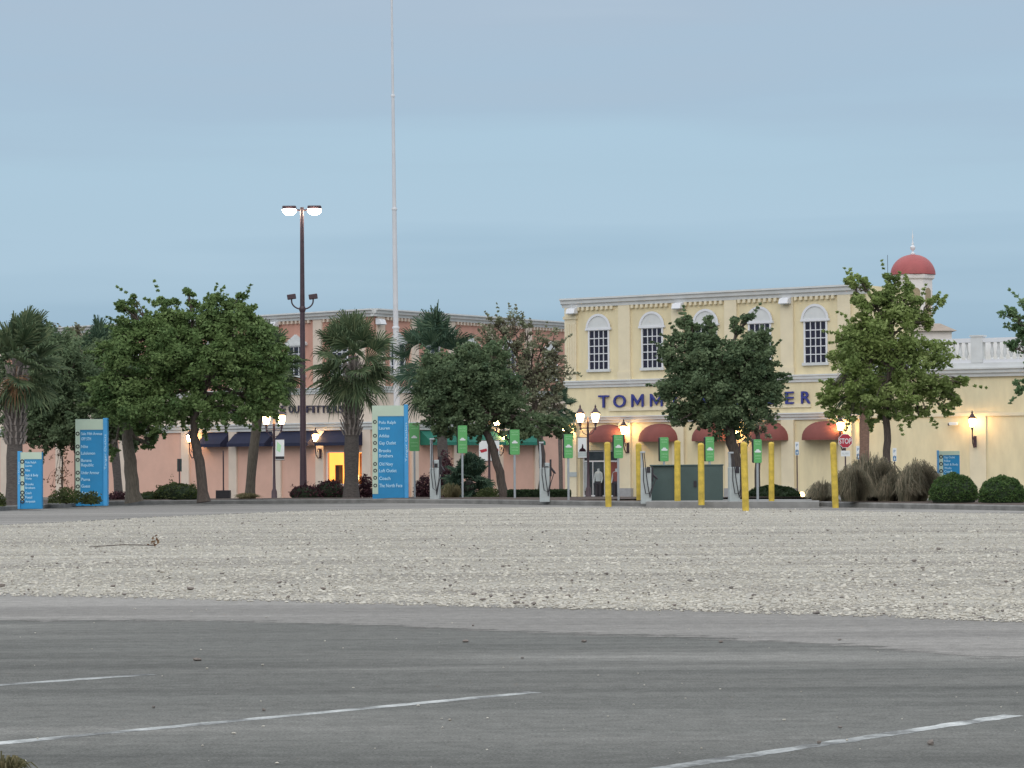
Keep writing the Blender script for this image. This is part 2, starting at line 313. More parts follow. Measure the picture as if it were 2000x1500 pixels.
sheet('dusty_strip', DN, [Vector((p.x * 1.05, p.y + 1.5, 0)) for p in GN], .0012, 'dust', jn=.09)
sheet('gravel_lot', GN, GF, .0025, 'gravel', jn=.16, jf=.25)
KP = [(-900, 1040), (-400, 1014), (0, 998), (125, 991.5), (250, 986), (400, 983), (600, 981.5), (800, 983), (1000, 985), (1150, 987.5), (1280, 989), (1400, 989.5), (1590, 989), (1700, 992), (2000, 998), (2500, 1008)]
KB = interp([onz(x, y, gz(90)) if False else onz(x, y) for x, y in KP], 200)
# dusty drive between gravel and kerb
sheet('dusty_drive', [Vector((p.x, p.y - 1, 0)) for p in GF], [Vector((p.x, p.y + .05, 0)) for p in [KB[0], KB[40], KB[80], KB[120], KB[160], KB[199]]], .0018, 'dust')
k = MB(); prof = [(0, -.15), (0, .11), (.03, .14), (.17, .14), (.17, -.15)]; vs = []
for i, p in enumerate(KB):
    d = (KB[min(i + 1, 199)] - KB[max(i - 1, 0)]); nrm = Vector((-d.y, d.x, 0)).normalized()
    for o_, z in prof: q = p + nrm * o_; vs.append((q.x, q.y, gz(q.y) + z))
k.add(vs, [(i * 5 + t, (i + 1) * 5 + t, (i + 1) * 5 + t + 1, i * 5 + t + 1) for i in range(199) for t in range(4)])
struct(k.build('kerb', 'kerb'))
def bed(name, i0, i1, wd):
    v = []; pr = [(.17, .125), (.8, .15), (wd * .5, .14), (wd - 1, .10), (wd, -.1)]
    for i in range(i0, i1 + 1):
        p = KB[i]; d = (KB[min(i + 1, 199)] - KB[max(i - 1, 0)]); nrm = Vector((-d.y, d.x, 0)).normalized()
        for o_, z in pr: q = p + nrm * o_; v.append((q.x, q.y, z + (gz(q.y) * .5 if z > 0 else gz(q.y)) + (rnd.uniform(-.015, .015))))
    n = i1 - i0
    return struct(MB().add(v, [(i * 5 + t, (i + 1) * 5 + t, (i + 1) * 5 + t + 1, i * 5 + t + 1) for i in range(n) for t in range(4)]).build(name, 'mulch'))
def kidx(px):      # kerb sample seen at that pixel column
    return min(range(200), key=lambda i: abs(KB[i].x / KB[i].y - (px - 1000) / 5500))
bed('planting_bed', 0, kidx(1100), 11); bed('planting_strip', kidx(1100), kidx(1620), 1.6); bed('planting_bed', kidx(1620), 199, 11)
# concrete pad under the cabinet and chargers
pm = MB(); c0 = onz(1262, 981.3, .15); c1 = onz(1600, 981.3, .15); c2 = onz(1600, 976, .15); c3 = onz(1262, 976, .15)
pm.add([(p.x, p.y, z) for z in (-.05, .165) for p in (c0, c1, c2, c3)], [(4, 5, 6, 7), (0, 1, 5, 4), (1, 2, 6, 5), (2, 3, 7, 6), (3, 0, 4, 7)])
struct(pm.build('concrete_pad', 'pad'))
# painted bay lines
def line(a, b, wd=.13):
    a = onz(*a); b = onz(*b); d = (b - a).normalized(); n_ = Vector((-d.y, d.x, 0)) * wd / 2; m = MB(); K = 40; v = []
    for i in range(K + 1):
        p = a.lerp(b, i / K); e = rnd.uniform(.7, 1.08)
        v += [(p.x - n_.x * e, p.y - n_.y * e, .0012), (p.x + n_.x * e, p.y + n_.y * e, .0012)]
    m.add(v, [(2 * i, 2 * i + 2, 2 * i + 3, 2 * i + 1) for i in range(K)]); struct(m.build('painted_line', 'paint'))
line((-900, 1402), (295, 1317)); line((-400, 1490), (1045, 1352)); line((1150, 1523), (1980, 1397))
# loose stones
def stones(name, m, P, size, kind='stuff'):
    n = len(P); t = (1 + 5 ** .5) / 2
    ico = np.array([(-1, t, 0), (1, t, 0), (-1, -t, 0), (1, -t, 0), (0, -1, t), (0, 1, t), (0, -1, -t), (0, 1, -t), (t, 0, -1), (t, 0, 1), (-t, 0, -1), (-t, 0, 1)]) / 1.9
    F = np.array([(0, 11, 5), (0, 5, 1), (0, 1, 7), (0, 7, 10), (0, 10, 11), (1, 5, 9), (5, 11, 4), (11, 10, 2), (10, 7, 6), (7, 1, 8), (3, 9, 4), (3, 4, 2), (3, 2, 6), (3, 6, 8), (3, 8, 9), (4, 9, 5), (2, 4, 11), (6, 2, 10), (8, 6, 7), (9, 8, 1)])
    V = ico[None] * (1 + NP.uniform(-.28, .28, (n, 12, 1))); V = V * np.stack([NP.uniform(.7, 1.3, n), NP.uniform(.6, 1.1, n), NP.uniform(.35, .75, n)], 1)[:, None]
    a = NP.uniform(0, 2 * PI, n); c, s = np.cos(a)[:, None], np.sin(a)[:, None]
    x = V[..., 0] * c - V[..., 1] * s; y = V[..., 0] * s + V[..., 1] * c
    V = np.stack([x, y, V[..., 2]], -1) * size[:, None, None] + P[:, None]
    T = V[:, F].reshape(-1, 3); return struct(quads(name, T, m, nper=3, var=np.repeat(NP.random(n), 20)), kind)
M['stone'] = mat('crushed limestone', (.44, .41, .345), .9, col2=(.29, .265, .23), nscale=.55, n2=.45, attr=(.58, .55, .48))
M['stone_dark'] = mat('dark chips', (.13, .12, .115), .9, col2=(.2, .18, .16), nscale=30, n2=.5, attr=(.19, .16, .14))
def poly_y(pts, x):
    for a, b in zip(pts, pts[1:]):
        if a.x <= x <= b.x: return a.y + (b.y - a.y) * (x - a.x) / (b.x - a.x)
    return pts[0].y if x < pts[0].x else pts[-1].y
gn = interp(GN, 60); gf = interp(GF, 60)
def field(n, lo, hi, wfac=.20):
    P = []
    while len(P) < n:
        u = rnd.random(); y = lo + (hi - lo) * u ** 1.35; x = rnd.uniform(-1, 1) * (y * wfac + .6)
        if poly_y(gn, x) - .05 < y < poly_y(gf, x): P.append((x, y, .012))
    return np.array(P)
P = field(64000, 22.5, 78); stones('loose_gravel', 'stone', P + [0, 0, -.004], NP.gamma(2.0, .0042, len(P)) + .006)
P = field(1500, 22.5, 74); stones('dark_gravel_chips', 'stone_dark', P + [0, 0, .01], NP.gamma(2.0, .004, len(P)) + .005)
P = np.array([(x := rnd.uniform(-7, 7), rnd.uniform(12.5, 27.5) , .006) for _ in range(170)]); P[:, 0] *= P[:, 1] / 27
stones('scattered_chips', 'stone', P, NP.gamma(2.0, .0022, len(P)) + .002)
P = np.array([onz(x, y, .01)[:] for x, y in ((385, 1288), (515, 1386), (910, 1252), (924, 1221), (1408, 1253), (1640, 1249), (1640, 1420), (1600, 1450), (1140, 1252), (300, 1380), (1020, 1284), (1818, 1451))]); stones('asphalt_debris', 'stone_dark', P, NP.uniform(.012, .028, len(P)))

# ------------------------------------------------------------------ FOLIAGE TOOLS
def leafcloud(C, r, npc, size, flat=.8, elong=1.5):
    """C clump centres (n,3), r radius per clump, npc leaves per clump"""
    n = len(C); c = np.repeat(C, npc, 0); rr = np.repeat(r, npc)
    d = NP.normal(size=(n * npc, 3)); d /= np.linalg.norm(d, axis=1)[:, None]; d[:, 2] *= flat
    P = c + d * (rr * NP.random(n * npc) ** .5)[:, None]
    return leaves(P, size, elong)
def leaves(P, size, elong=1.5, up=.35):
    n = len(P); a = NP.normal(size=(n, 3)); a[:, 2] *= .7; a /= np.linalg.norm(a, axis=1)[:, None]
    b = NP.normal(size=(n, 3)); b = np.cross(a, b + [0, 0, up]); b /= np.linalg.norm(b, axis=1)[:, None]
    s = (size * NP.uniform(.6, 1.35, n))[:, None]; a = a * s * .5 * elong; b = b * s * .5
    return np.stack([P - a, P - b * .8 + a * .1, P + a, P + b * .8 + a * .1], 1).reshape(-1, 3)
def tree(name, label, px, D, base_row, limbs, blobs, m, leaf=.082, dens=1.0, cl=.30, trunk_m='bark', zb=None, group=None, cat='tree', trunk_r=.16, lf=1.0):
    """limbs: trunk polyline in photo pixels; blobs: (px,row,rx,ry[,depth]) crown masses"""
    s = D / FPX; b = at(px, base_row, D); z0 = (zb if zb is not None else min(b.z, .15 + gz(D)))
    t = thing(name, (b.x, b.y, z0), label, cat, group); O = np.array([b.x, b.y, z0])
    tp = [at(x, y, D) for x, y in limbs]; tp[0].z = z0 - .05
    top = tp[-1]; n = len(tp); tm = MB()
    loc = [p - Vector(O) for p in tp]
    pts = []
    for i in range(n - 1):
        for q in range(4): pts.append(loc[i].lerp(loc[i + 1], q / 4) + Vector((rnd.uniform(-.03, .03), rnd.uniform(-.03, .03), 0)) * (0 if i + q == 0 else 1))
    pts.append(loc[-1]); tm.tube(pts, [trunk_r * (1.35 if i == 0 else 1) * (1 - .45 * i / len(pts)) for i in range(len(pts))], 10)
    CC = []; RR = []
    for bl in blobs:
        x, y, rx, ry = bl[:4]; dep = bl[4] if len(bl) > 4 else 0; c = at(x, y, D) + Vector((0, dep, 0)) - Vector(O)
        rx *= s; ry *= s; ryy = min(rx, 2.4) * .9
        vol = rx * ry * ryy; k_ = max(3, int(74 * dens * vol ** .66))
        d = NP.normal(size=(k_, 3)); d /= np.linalg.norm(d, axis=1)[:, None]; q = d * (NP.random(k_) ** .40)[:, None] * [rx, ryy, ry]
        CC.append(q + np.array(c)); RR.append(np.full(k_, cl) * NP.uniform(.6, 1.25, k_) * min(1, max(.45, min(rx, ry) / .8)))
        # limb to the mass
        f = pts[int(len(pts) * rnd.uniform(.72, .99))]; e = c
        mid = f.lerp(e, .5) + Vector((rnd.uniform(-.15, .15), rnd.uniform(-.2, .2), rnd.uniform(-.1, .2)))
        tm.tube([f, mid, e], [trunk_r * .42, trunk_r * .26, trunk_r * .1], 6)
        for j in range(min(7, k_)):
            e2 = Vector(q[j] + np.array(c)); tm.tube([mid.lerp(e, .6), mid.lerp(e2, .7) + Vector((0, 0, .05)), e2], [trunk_r * .14, trunk_r * .1, .012], 5)
    tm.build('trunk', trunk_m, t, smooth=True)
    C = np.concatenate(CC); Rr = np.concatenate(RR)
    # ragged twigs pushing out of the outline
    k_ = int(len(C) * .30); ii = NP.integers(0, len(C), k_); cen = C.mean(0); dv = C[ii] - cen; dv[:, 1] *= .4; dv /= np.linalg.norm(dv, axis=1)[:, None] + 1e-6; dv += NP.normal(size=dv.shape) * .35
    tw = np.concatenate([C[ii] + dv * (cl * q) for q in (.55, .85, 1.15)]); C2 = tw; R2 = np.tile(Rr[ii] * .45, 3) * np.repeat([1, .8, .55], k_)
    npc = int(78 * lf); V = np.concatenate([leafcloud(C, Rr, npc, leaf), leafcloud(C2, R2, max(6, npc // 6), leaf)])
    tone = NP.normal(size=len(C)) * .26 + .22; v1 = np.repeat(tone, npc) + NP.random(len(C) * npc) ** 2 * .5; v2 = NP.random(len(C2) * max(6, npc // 6)) * .8 + .1
    quads('crown', V, m, t, var=np.clip(np.concatenate([v1, v2]), 0, 1))
    return t
def frond(L_pet, L_bl, nb, az, el, base, droop=1.0, wdt=.048, fan=2.5, cost=.35):
    """costapalmate fan leaf as strips"""
    d = np.array([math.cos(az) * math.cos(el), math.sin(az) * math.cos(el), math.sin(el)])
    side = np.array([-math.sin(az), math.cos(az), 0]); upv = np.cross(d, side); upv *= -1 if upv[2] < 0 else 1
    ro = rnd.uniform(-1.0, 1.0); side, upv = side * math.cos(ro) + upv * math.sin(ro), upv * math.cos(ro) - side * math.sin(ro)
    Q = []; tip = base + d * L_pet - np.array([0, 0, .12 * L_pet * droop * math.cos(el)])
    w_ = side * .016; Q += [base - w_, base + w_, tip + w_ * .6, tip - w_ * .6]
    for i in range(nb):
        u = (i + .5) / nb * 2 - 1; a = u * fan / 2 * 1.25
        o = tip + d * cost * L_bl * (1 - abs(u)) * .8 - np.array([0, 0, .10 * (1 - abs(u)) * droop])
        dr = d * math.cos(a) + side * math.sin(a) + upv * (.22 * abs(u)); dr /= np.linalg.norm(dr)
        Lb = L_bl * (1 - .28 * abs(u)) * rnd.uniform(.85, 1.1)
        pw = np.cross(dr, upv); pw /= np.linalg.norm(pw); wv = pw * wdt * .5 + upv * wdt * .3 * (1 if i % 2 else -1)
        g1 = np.array([0, 0, -1.0]) * droop
        p1 = o + dr * Lb * .5 + g1 * .02 * Lb; p2 = o + dr * Lb * .82 + g1 * .12 * Lb; p3 = o + dr * Lb * .98 + g1 * rnd.uniform(.22, .48) * Lb
        Q += [o - wv * .5, o + wv * .5, p1 + wv, p1 - wv, p1 - wv, p1 + wv, p2 + wv * .6, p2 - wv * .6, p2 - wv * .6, p2 + wv * .6, p3 + wv * .1, p3 - wv * .1]
    return Q
def palm(name, label, px, base_row, D, cpx, crow, rad_px, trunk_r, boots_from, m='frond', nf=40, dead=4, bark='palm_bark', cat='palm tree', elmin=-55, droop=1.0, zb=None, group=None, boot_l=.34, wind=0):
    b = at(px, base_row, D); z0 = zb if zb is not None else min(b.z, .14 + gz(D)); t = thing(name, (b.x, b.y, z0), label, cat, group); O = Vector((b.x, b.y, z0))
    c = at(cpx, crow, D) - O; Rr = rad_px * D / FPX; tm = MB(); H = c.z
    pts = [Vector((c.x * (f ** 1.5), 0, -.05 + (H + .05) * f)) for f in [i / 12 for i in range(13)]]
    tm.tube(pts, [trunk_r * (1.25 if i == 0 else 1.0 + .05 * math.sin(i * 2.1)) * (1 if i < 11 else .7) for i in range(13)], 14); tm.build('trunk', bark, t, smooth=True)
    bz = at(cpx, boots_from, D).z - z0; n = 0; bm_ = MB()
    if boots_from < 999 and bz < H:
        z = bz
        while z < H - .22 * Rr:
            f = z / H; cx = c.x * f ** 1.5
            for q in range(6):
                a = q * PI / 3 + (n % 2) * PI / 6 + rnd.uniform(-.1, .1); dx, dy = math.cos(a), math.sin(a); ln = boot_l * rnd.uniform(.7, 1.15)
                r0 = trunk_r * .98
                T = Vector((-dy, dx, 0)); B = Vector((cx + dx * r0, dy * r0, z)); E = B + Vector((dx * ln * .38, dy * ln * .38, ln * .9))
                sl = T * (.5 * ln * rnd.choice((-1, 1)) * .55)
                for sg in (-1, 1):
                    A0 = B + T * .05 * sg; A1 = E + sl * .2 + T * (.10 * sg); th = Vector((dx, dy, 0)) * .03
                    bm_.add([A0 - T * .03, A0 + T * .03, A1 + T * .02, A1 - T * .02, A0 - T * .03 + th, A0 + T * .03 + th, A1 + T * .02 + th, A1 - T * .02 + th], [(0, 1, 2, 3), (4, 7, 6, 5), (0, 4, 5, 1), (1, 5, 6, 2), (2, 6, 7, 3), (3, 7, 4, 0)])
            z += .19; n += 1
        bm_.build('boots', 'boot', t)
    Q = []; ca = np.array(c)
    for i in range(nf):
        u = i / (nf - 1); el = R(max(-70, min(88, elmin + (88 - elmin) * (u ** .8) + rnd.uniform(-14, 14)))); az = i * 2.39996 + rnd.uniform(-.2, .2)
        if wind: az = az; ca2 = ca
        L1 = Rr * rnd.uniform(.34, .60); L2 = Rr * rnd.uniform(.46, .60)
        Q += frond(L1, L2, 26, az, el, ca + np.array([0, 0, -.30 * Rr + .38 * Rr * u]), droop=droop * (1 if el > 0 else .9))
    for i in range(14):
        Q += frond(Rr * rnd.uniform(.2, .4), Rr * rnd.uniform(.45, .55), 22, i * 2.4, R(rnd.uniform(-65, 20)), ca + np.array([0, 0, -.28 * Rr]), droop=1.1)
    Q = np.array(Q)
    if wind: Q[:, 0] += np.clip(Q[:, 2] - ca[2], 0, 9) ** 1.5 * wind
    quads('crown', Q, m, t)
    if dead:
        Q = []
        for i in range(dead):
            az = rnd.uniform(0, 6.28); Q += frond(Rr * .4, Rr * .5, 18, az, R(rnd.uniform(-75, -45)), ca, droop=1.2)
        quads('dead_fronds', Q, 'dead_frond', t)
    return t
def shrub(name, label, px, row_b, D, w_px, h_px, m, leaf=.06, n=1800, dome=True, core=True, boxy=False, dep=None, cat='shrub', group=None, spiky=0, zb=None):
    s = D / FPX; b = at(px, row_b, D); z0 = zb if zb is not None else b.z; t = thing(name, (b.x, b.y, z0), label, cat, group)
    W = w_px * s / 2; H = h_px * s; Dp = dep or min(W, 1.2)
    if boxy:
        P = NP.uniform(-1, 1, (n, 3)); ax = NP.integers(0, 3, n); P[np.arange(n), ax] = np.sign(P[np.arange(n), ax]) * NP.uniform(.85, 1.06, n); P[:, 2] = P[:, 2] * .5 + .5
        P *= [W, Dp, H]
        MB().box(-W * .96, W * .96, -Dp * .9, Dp * .9, -.05, H * .93).build('branches_or_core', 'core', t)  # solid dark block in place of branches, inner shade painted in
    else:
        d = NP.normal(size=(n, 3)); d /= np.linalg.norm(d, axis=1)[:, None]; d[:, 2] = np.abs(d[:, 2]); rad = NP.uniform(.82, 1.04, n) if core else NP.random(n) ** .4
        lump = 1 + .05 * np.sin(d[:, 0] * 9 + 2) * np.cos(d[:, 2] * 7 + d[:, 1] * 5)
        P = d * (rad * lump)[:, None]
        if core: P[:, 2] = np.sign(P[:, 2]) * np.abs(P[:, 2]) ** .85
        P *= [W, Dp, H]
        if core: MB().lathe([(.88 * W, -.05), (.93 * W, H * .3), (.84 * W, H * .55), (.6 * W, H * .78), (.05, H * .92)], n=16, sy=Dp / W).build('branches_or_core', 'core', t, smooth=True)  # solid dark dome in place of branches, inner shade painted in
        elif spiky:
            mb = MB()
            for i in range(9):
                e = P[rnd.randrange(n)]; mb.tube([(0, 0, -.03), tuple(e * .5 + [0, 0, .03]), tuple(e)], [.018, .012, .005], 5)
            mb.build('branches_or_core', 'bark', t)
    if spiky:
        ii = NP.integers(0, n, spiky); ex = []
        for e in P[ii]:
            k_ = e * NP.uniform(1.05, 1.45); ex.append(k_ + NP.normal(size=(14, 3)) * .06 + (NP.random(14)[:, None] - 1) * k_ * .3)
        P = np.concatenate([P] + ex)
    quads('foliage', leaves(P, leaf, 1.6), m, t); return t
def grass(name, label, px, row_b, D, w_px, h_px, m, n=2600, cat='ornamental grass', group=None, lean=0, core=True, zb=None):
    s = D / FPX; b = at(px, row_b, D); z0 = zb if zb is not None else b.z; t = thing(name, (b.x, b.y, z0), label, cat, group)
    W = w_px * s / 2; H = h_px * s
    az = NP.uniform(0, 2 * PI, n); sp = NP.random(n) ** .7; rb_ = W * .74 * NP.random(n) ** .5; rr_ = rb_ / W; L_ = H * NP.uniform(.5, 1.15, n) * np.sqrt(1.05 - rr_ ** 2 * 1.2)
    base = np.stack([np.cos(az) * rb_, np.sin(az) * rb_ * .7, np.zeros(n)], 1)
    od = np.stack([np.cos(az), np.sin(az), np.zeros(n)], 1); out = (W * .95 * sp * np.where(NP.random(n) < .3, 1.75, 1.0))[:, None]
    p1 = base + od * out * .10 + np.array([0, 0, 1]) * (L_ * .55)[:, None]
    p2 = base + od * out * .34 + np.array([0, 0, 1]) * (L_ * (1.0 - .22 * sp))[:, None]; p3 = base + od * out * .62 + np.array([0, 0, 1]) * (L_ * (1.0 - .62 * sp) * NP.uniform(.45, 1.12, n))[:, None]
    for q, f in ((p1, .2), (p2, .6), (p3, 1)): q[:, 0] += lean * f * H * NP.uniform(.4, 1.2, n)
    sd_ = np.stack([-np.sin(az + 1), np.cos(az + 1), np.zeros(n)], 1) * .007
    V = np.stack([base - sd_, base + sd_, p1 + sd_, p1 - sd_, p1 - sd_, p1 + sd_, p2 + sd_, p2 - sd_, p2 - sd_, p2 + sd_, p3 + sd_ * .3, p3 - sd_ * .3], 1).reshape(-1, 3)
    quads('blades', V, m, t, var=np.repeat(NP.random(n) ** 1.5, 3))
    return t

# ------------------------------------------------------------------ BUILDINGS
ZB = -.8
class Fac:
    """a facade: local x runs along it to the right, -y points at the viewer, z up from the pavement"""
    def __init__(s, a, b, root=None):
        s.a = Vector(a); s.d = (Vector(b) - s.a); s.L = s.d.length; s.ang = math.atan2(s.d.y, s.d.x); s.u = s.d.normalized(); s.n = Vector((s.u.y, -s.u.x))
        s.root = root
    def sz(s, px, row, off=0):
        d = ray(px, row); o = Vector((0, 0, CAMZ)); P0 = s.a + s.n * off
        t = ((P0 - Vector((o.x, o.y))).dot(s.n)) / (Vector((d.x, d.y)).dot(s.n)); p = o + d * t
        return (Vector((p.x, p.y)) - s.a).dot(s.u), p.z - ZB
    def s_(s, px, row=750, off=0): return s.sz(px, row, off)[0]
    def z_(s, px, row, off=0): return s.sz(px, row, off)[1]
CORN = lambda z0, z1, d: [(-.02, z0), (d * .35, z0), (d * .4, z0 + (z1 - z0) * .3), (d * .7, z0 + (z1 - z0) * .42), (d * .75, z0 + (z1 - z0) * .75), (d, z0 + (z1 - z0) * .82), (d, z1), (-.02, z1)]
def part_frame(building, fc):
    e = bpy.data.objects.new('facade', None); COL.objects.link(e); e.parent = building
    e.location = (fc.a.x - building.location.x, fc.a.y - building.location.y, 0); e.rotation_euler = (0, 0, fc.ang); return e
def place_local(o, building, fc):      # child built in facade coordinates, parented straight to the building
    o.parent = building; o.location = (fc.a.x - building.location.x, fc.a.y - building.location.y, 0); o.rotation_euler = (0, 0, fc.ang); return o
def window(B, fc, sc, z0, z1, wd, cols, rows, arch=None, ped=None, recess=.06):
    f = MB(); h = wd / 2; o_ = .09
    f.box(sc - h - o_, sc - h, -.07, .0, z0, z1); f.box(sc + h, sc + h + o_, -.07, .0, z0, z1); f.box(sc - h - o_, sc + h + o_, -.072, .0, z1, z1 + o_)
    for c in range(1, cols): x = sc - h + wd * c / cols; f.box(x - .022, x + .022, -.045, -.002, z0, z1)
    for r_ in range(1, rows): z = z0 + (z1 - z0) * r_ / rows; f.box(sc - h, sc + h, -.05, -.003, z - .022, z + .022)
    w_ = place_local(f.build('window', 'winwhite'), B, fc)
    MB().box(sc - h, sc + h, -.012, .01, z0, z1).build('pane', 'glass', w_)
    MB().box(sc - h - .16, sc + h + .16, -.13, 0, z0 - .14, z0 - .002).build('sill', 'white', w_)
    if arch:
        n = 20; r = h + .13; zz = z1 + o_ + .02
        MB().prism([(sc + r * math.cos(PI * i / n), zz + arch * math.sin(PI * i / n)) for i in range(n + 1)], -.08, 0).build('arch_panel', 'white', w_)
        k_ = MB(); 
        for i in range(n):
            a0, a1 = PI * i / n, PI * (i + 1) / n; q = lambda a, e: (sc + (r + e) * math.cos(a), zz + (arch + e) * math.sin(a))
            k_.prism([q(a0, -.05), q(a0, .07), q(a1, .07), q(a1, -.05)], -.12, -.081)
        k_.box(sc - r - .1, sc + r + .1, -.13, -.0, zz - .08, zz + .03)
        k_.build('arch_trim', 'winwhite', w_)
    if ped:
        zz = z1 + o_ + .02; r = h + .28
        k_ = MB().box(sc - r, sc + r, -.16, 0, zz - .04, zz + .10).prism([(sc - r, zz + .103), (sc + r, zz + .103), (sc, zz + .103 + ped)], -.13, 0); k_.build('pediment', 'white', w_)
    return w_
def dentils(fc, x0, x1, z, m='white', st=.30):
    k_ = MB(); n = int((x1 - x0) / st)
    for i in range(n): x = x0 + st * (i + .5); k_.box(x - .075, x + .075, -.17, 0, z - .17, z - .002)
    return k_

# --- yellow corner building
YA, YB = Vector((at(1106, 700, 145).x, 145)), Vector((at(1692, 700, 134.0).x, 134.0))
YF = Fac(YA, YB); YB3 = thing('yellow_shop_building', (YA.x, YA.y, ZB), 'two-storey yellow corner building with arched windows, white cornices and round red awnings', 'building')
zr = YF.z_(1106, 584); zc = YF.z_(1120, 601); zm1 = YF.z_(1120, 744); zm0 = YF.z_(1120, 758); zl1 = YF.z_(1120, 814); zl0 = YF.z_(1120, 827)
zw0, zw1 = YF.z_(1170, 721), YF.z_(1170, 646); za = YF.z_(1170, 616) - zw1 - .1
Ly = YF.L; DEP = 4.2
y = lambda mb, nm, m, **k: place_local(mb.build(nm, m, **k), YB3, YF)
door_a, door_b = YF.s_(1133, 930), YF.s_(1218, 930); zd = YF.z_(1170, 879)
wm = MB(); wm.box(0, Ly, 0, DEP, zl0, zr - .06)
wm.box(0, door_a, 0, DEP, 0, zl0 - .0); wm.box(door_b, Ly, 0, DEP, 0, zl0); wm.box(door_a, door_b, 0, 3, zd, zl0); wm.box(door_a, door_b, 3.0, DEP, 0, zl0)
y(wm, 'wall', 'yellow')
y(MB().prof(CORN(zc, zr, .38), -.16, Ly + .2), 'roof_cornice', 'white')
y(MB().prof(CORN(zm0, zm1, .2), -.08, Ly + .1), 'band_cornice', 'white')
y(MB().prof(CORN(zl0, zl1, .3), -.16, Ly + .1), 'shopfront_cornice', 'white')
pil = [YF.s_(p) for p in (1117, 1222, 1326, 1430, 1540, 1652)]
for i, s in enumerate(pil):
    hw = .36; p = MB().box(s - hw, s + hw, -.12, 0, zm1 + .001, zc - .001)
    if i == 0:
        for q in range(4): p.box(s - .25 + q * .15, s - .19 + q * .15, -.15, -.121, zm1 + .7, zc - .85)
        p.box(s - .42, s + .42, -.18, -.0, zc - .6, zc - .45).box(s - .42, s + .42, -.17, 0, zm1 + .35, zm1 + .5)
    else: p.box(s - .4, s + .4, -.16, 0, zm1 + .001, zm1 + .4)
    y(p, 'upper_pilaster', 'yellow_pale')
    q = MB().box(s - hw, s + hw, -.16, 0, .65 if i else .02, zl0 - .001); y(q, 'lower_pilaster', 'yellow_pale')
    if i: y(MB().box(s - .42, s + .42, -.2, 0, 0, .648), 'pilaster_plinth', 'grey_base')
for a, b in zip(pil, pil[1:]): y(dentils(YF, a + .38, b - .38, zc), 'dentils', 'yellow_pale')
wc = [YF.s_(p, 690) for p in (1170.5, 1275, 1380, 1485, 1594)]
for s in wc: window(YB3, YF, s, zw0, zw1, 1.15, 4, 5, arch=za)
# round awnings
aw = [YF.s_(p, 845, .5) for p in (1178, 1279, 1384, 1493, 1601)]; za1 = YF.z_(1178, 829); za0 = YF.z_(1178, 864)
for s in aw:
    k_ = MB(); W_, H_, D_ = 1.16, za1 - za0 - .12, 1.0; nu, nv = 20, 8; vs = []
    for j in range(nv + 1):
        ph = PI / 2 * j / nv
        for i in range(nu + 1):
            th = PI * i / nu; vs.append((s + W_ * math.cos(th) * max(0, math.cos(ph)) ** .9, -.02 - D_ * math.sin(th) * math.cos(ph), za0 + .12 + H_ * math.sin(ph)))
    k_.add(vs, [(j * (nu + 1) + i, j * (nu + 1) + i + 1, (j + 1) * (nu + 1) + i + 1, (j + 1) * (nu + 1) + i) for j in range(nv) for i in range(nu)])
    v2 = []
    for i in range(nu + 1):
        th = PI * i / nu
        for z in (za0 + .12, za0): v2.append((s + W_ * math.cos(th), -.02 - D_ * math.sin(th), z))
    k_.add(v2, [(2 * i, 2 * i + 1, 2 * i + 3, 2 * i + 2) for i in range(nu)])
    y(k_, 'awning', 'red_awn', smooth=True)
# shop entrance with glazed front
en = MB(); dm = (door_a + door_b) / 2
for x in (door_a + .04, dm, door_b - .04): en.box(x - .04, x + .04, .25, .33, 0, zd)
for z in (.25, zd * .78, zd - .05): en.box(door_a, door_b, .26, .32, z - .035, z + .035)
for x in (door_a + (dm - door_a) * .45, dm + (door_b - dm) * .5): en.box(x - .025, x + .025, .262, .318, 0, zd * .78)
ef = y(en, 'shopfront', 'winwhite')
MB().box(door_a, door_b, .28, .30, .02, zd - .01).build('pane', 'door_glass', ef)
MB().box(dm + .35, door_b - .3, .2, .215, .9, zd * .76).build('poster', 'red_awn', ef)
MB().box(door_a + .1, door_a + .4, .2, .215, .5, zd * .76).build('poster', 'steel', ef)
y(MB().box(YF.s_(1115), YF.s_(1129), -.19, -.161, YF.z_(1120, 931), YF.z_(1120, 922)), 'wall_plaque', 'lightgrey')
pil_plq = None
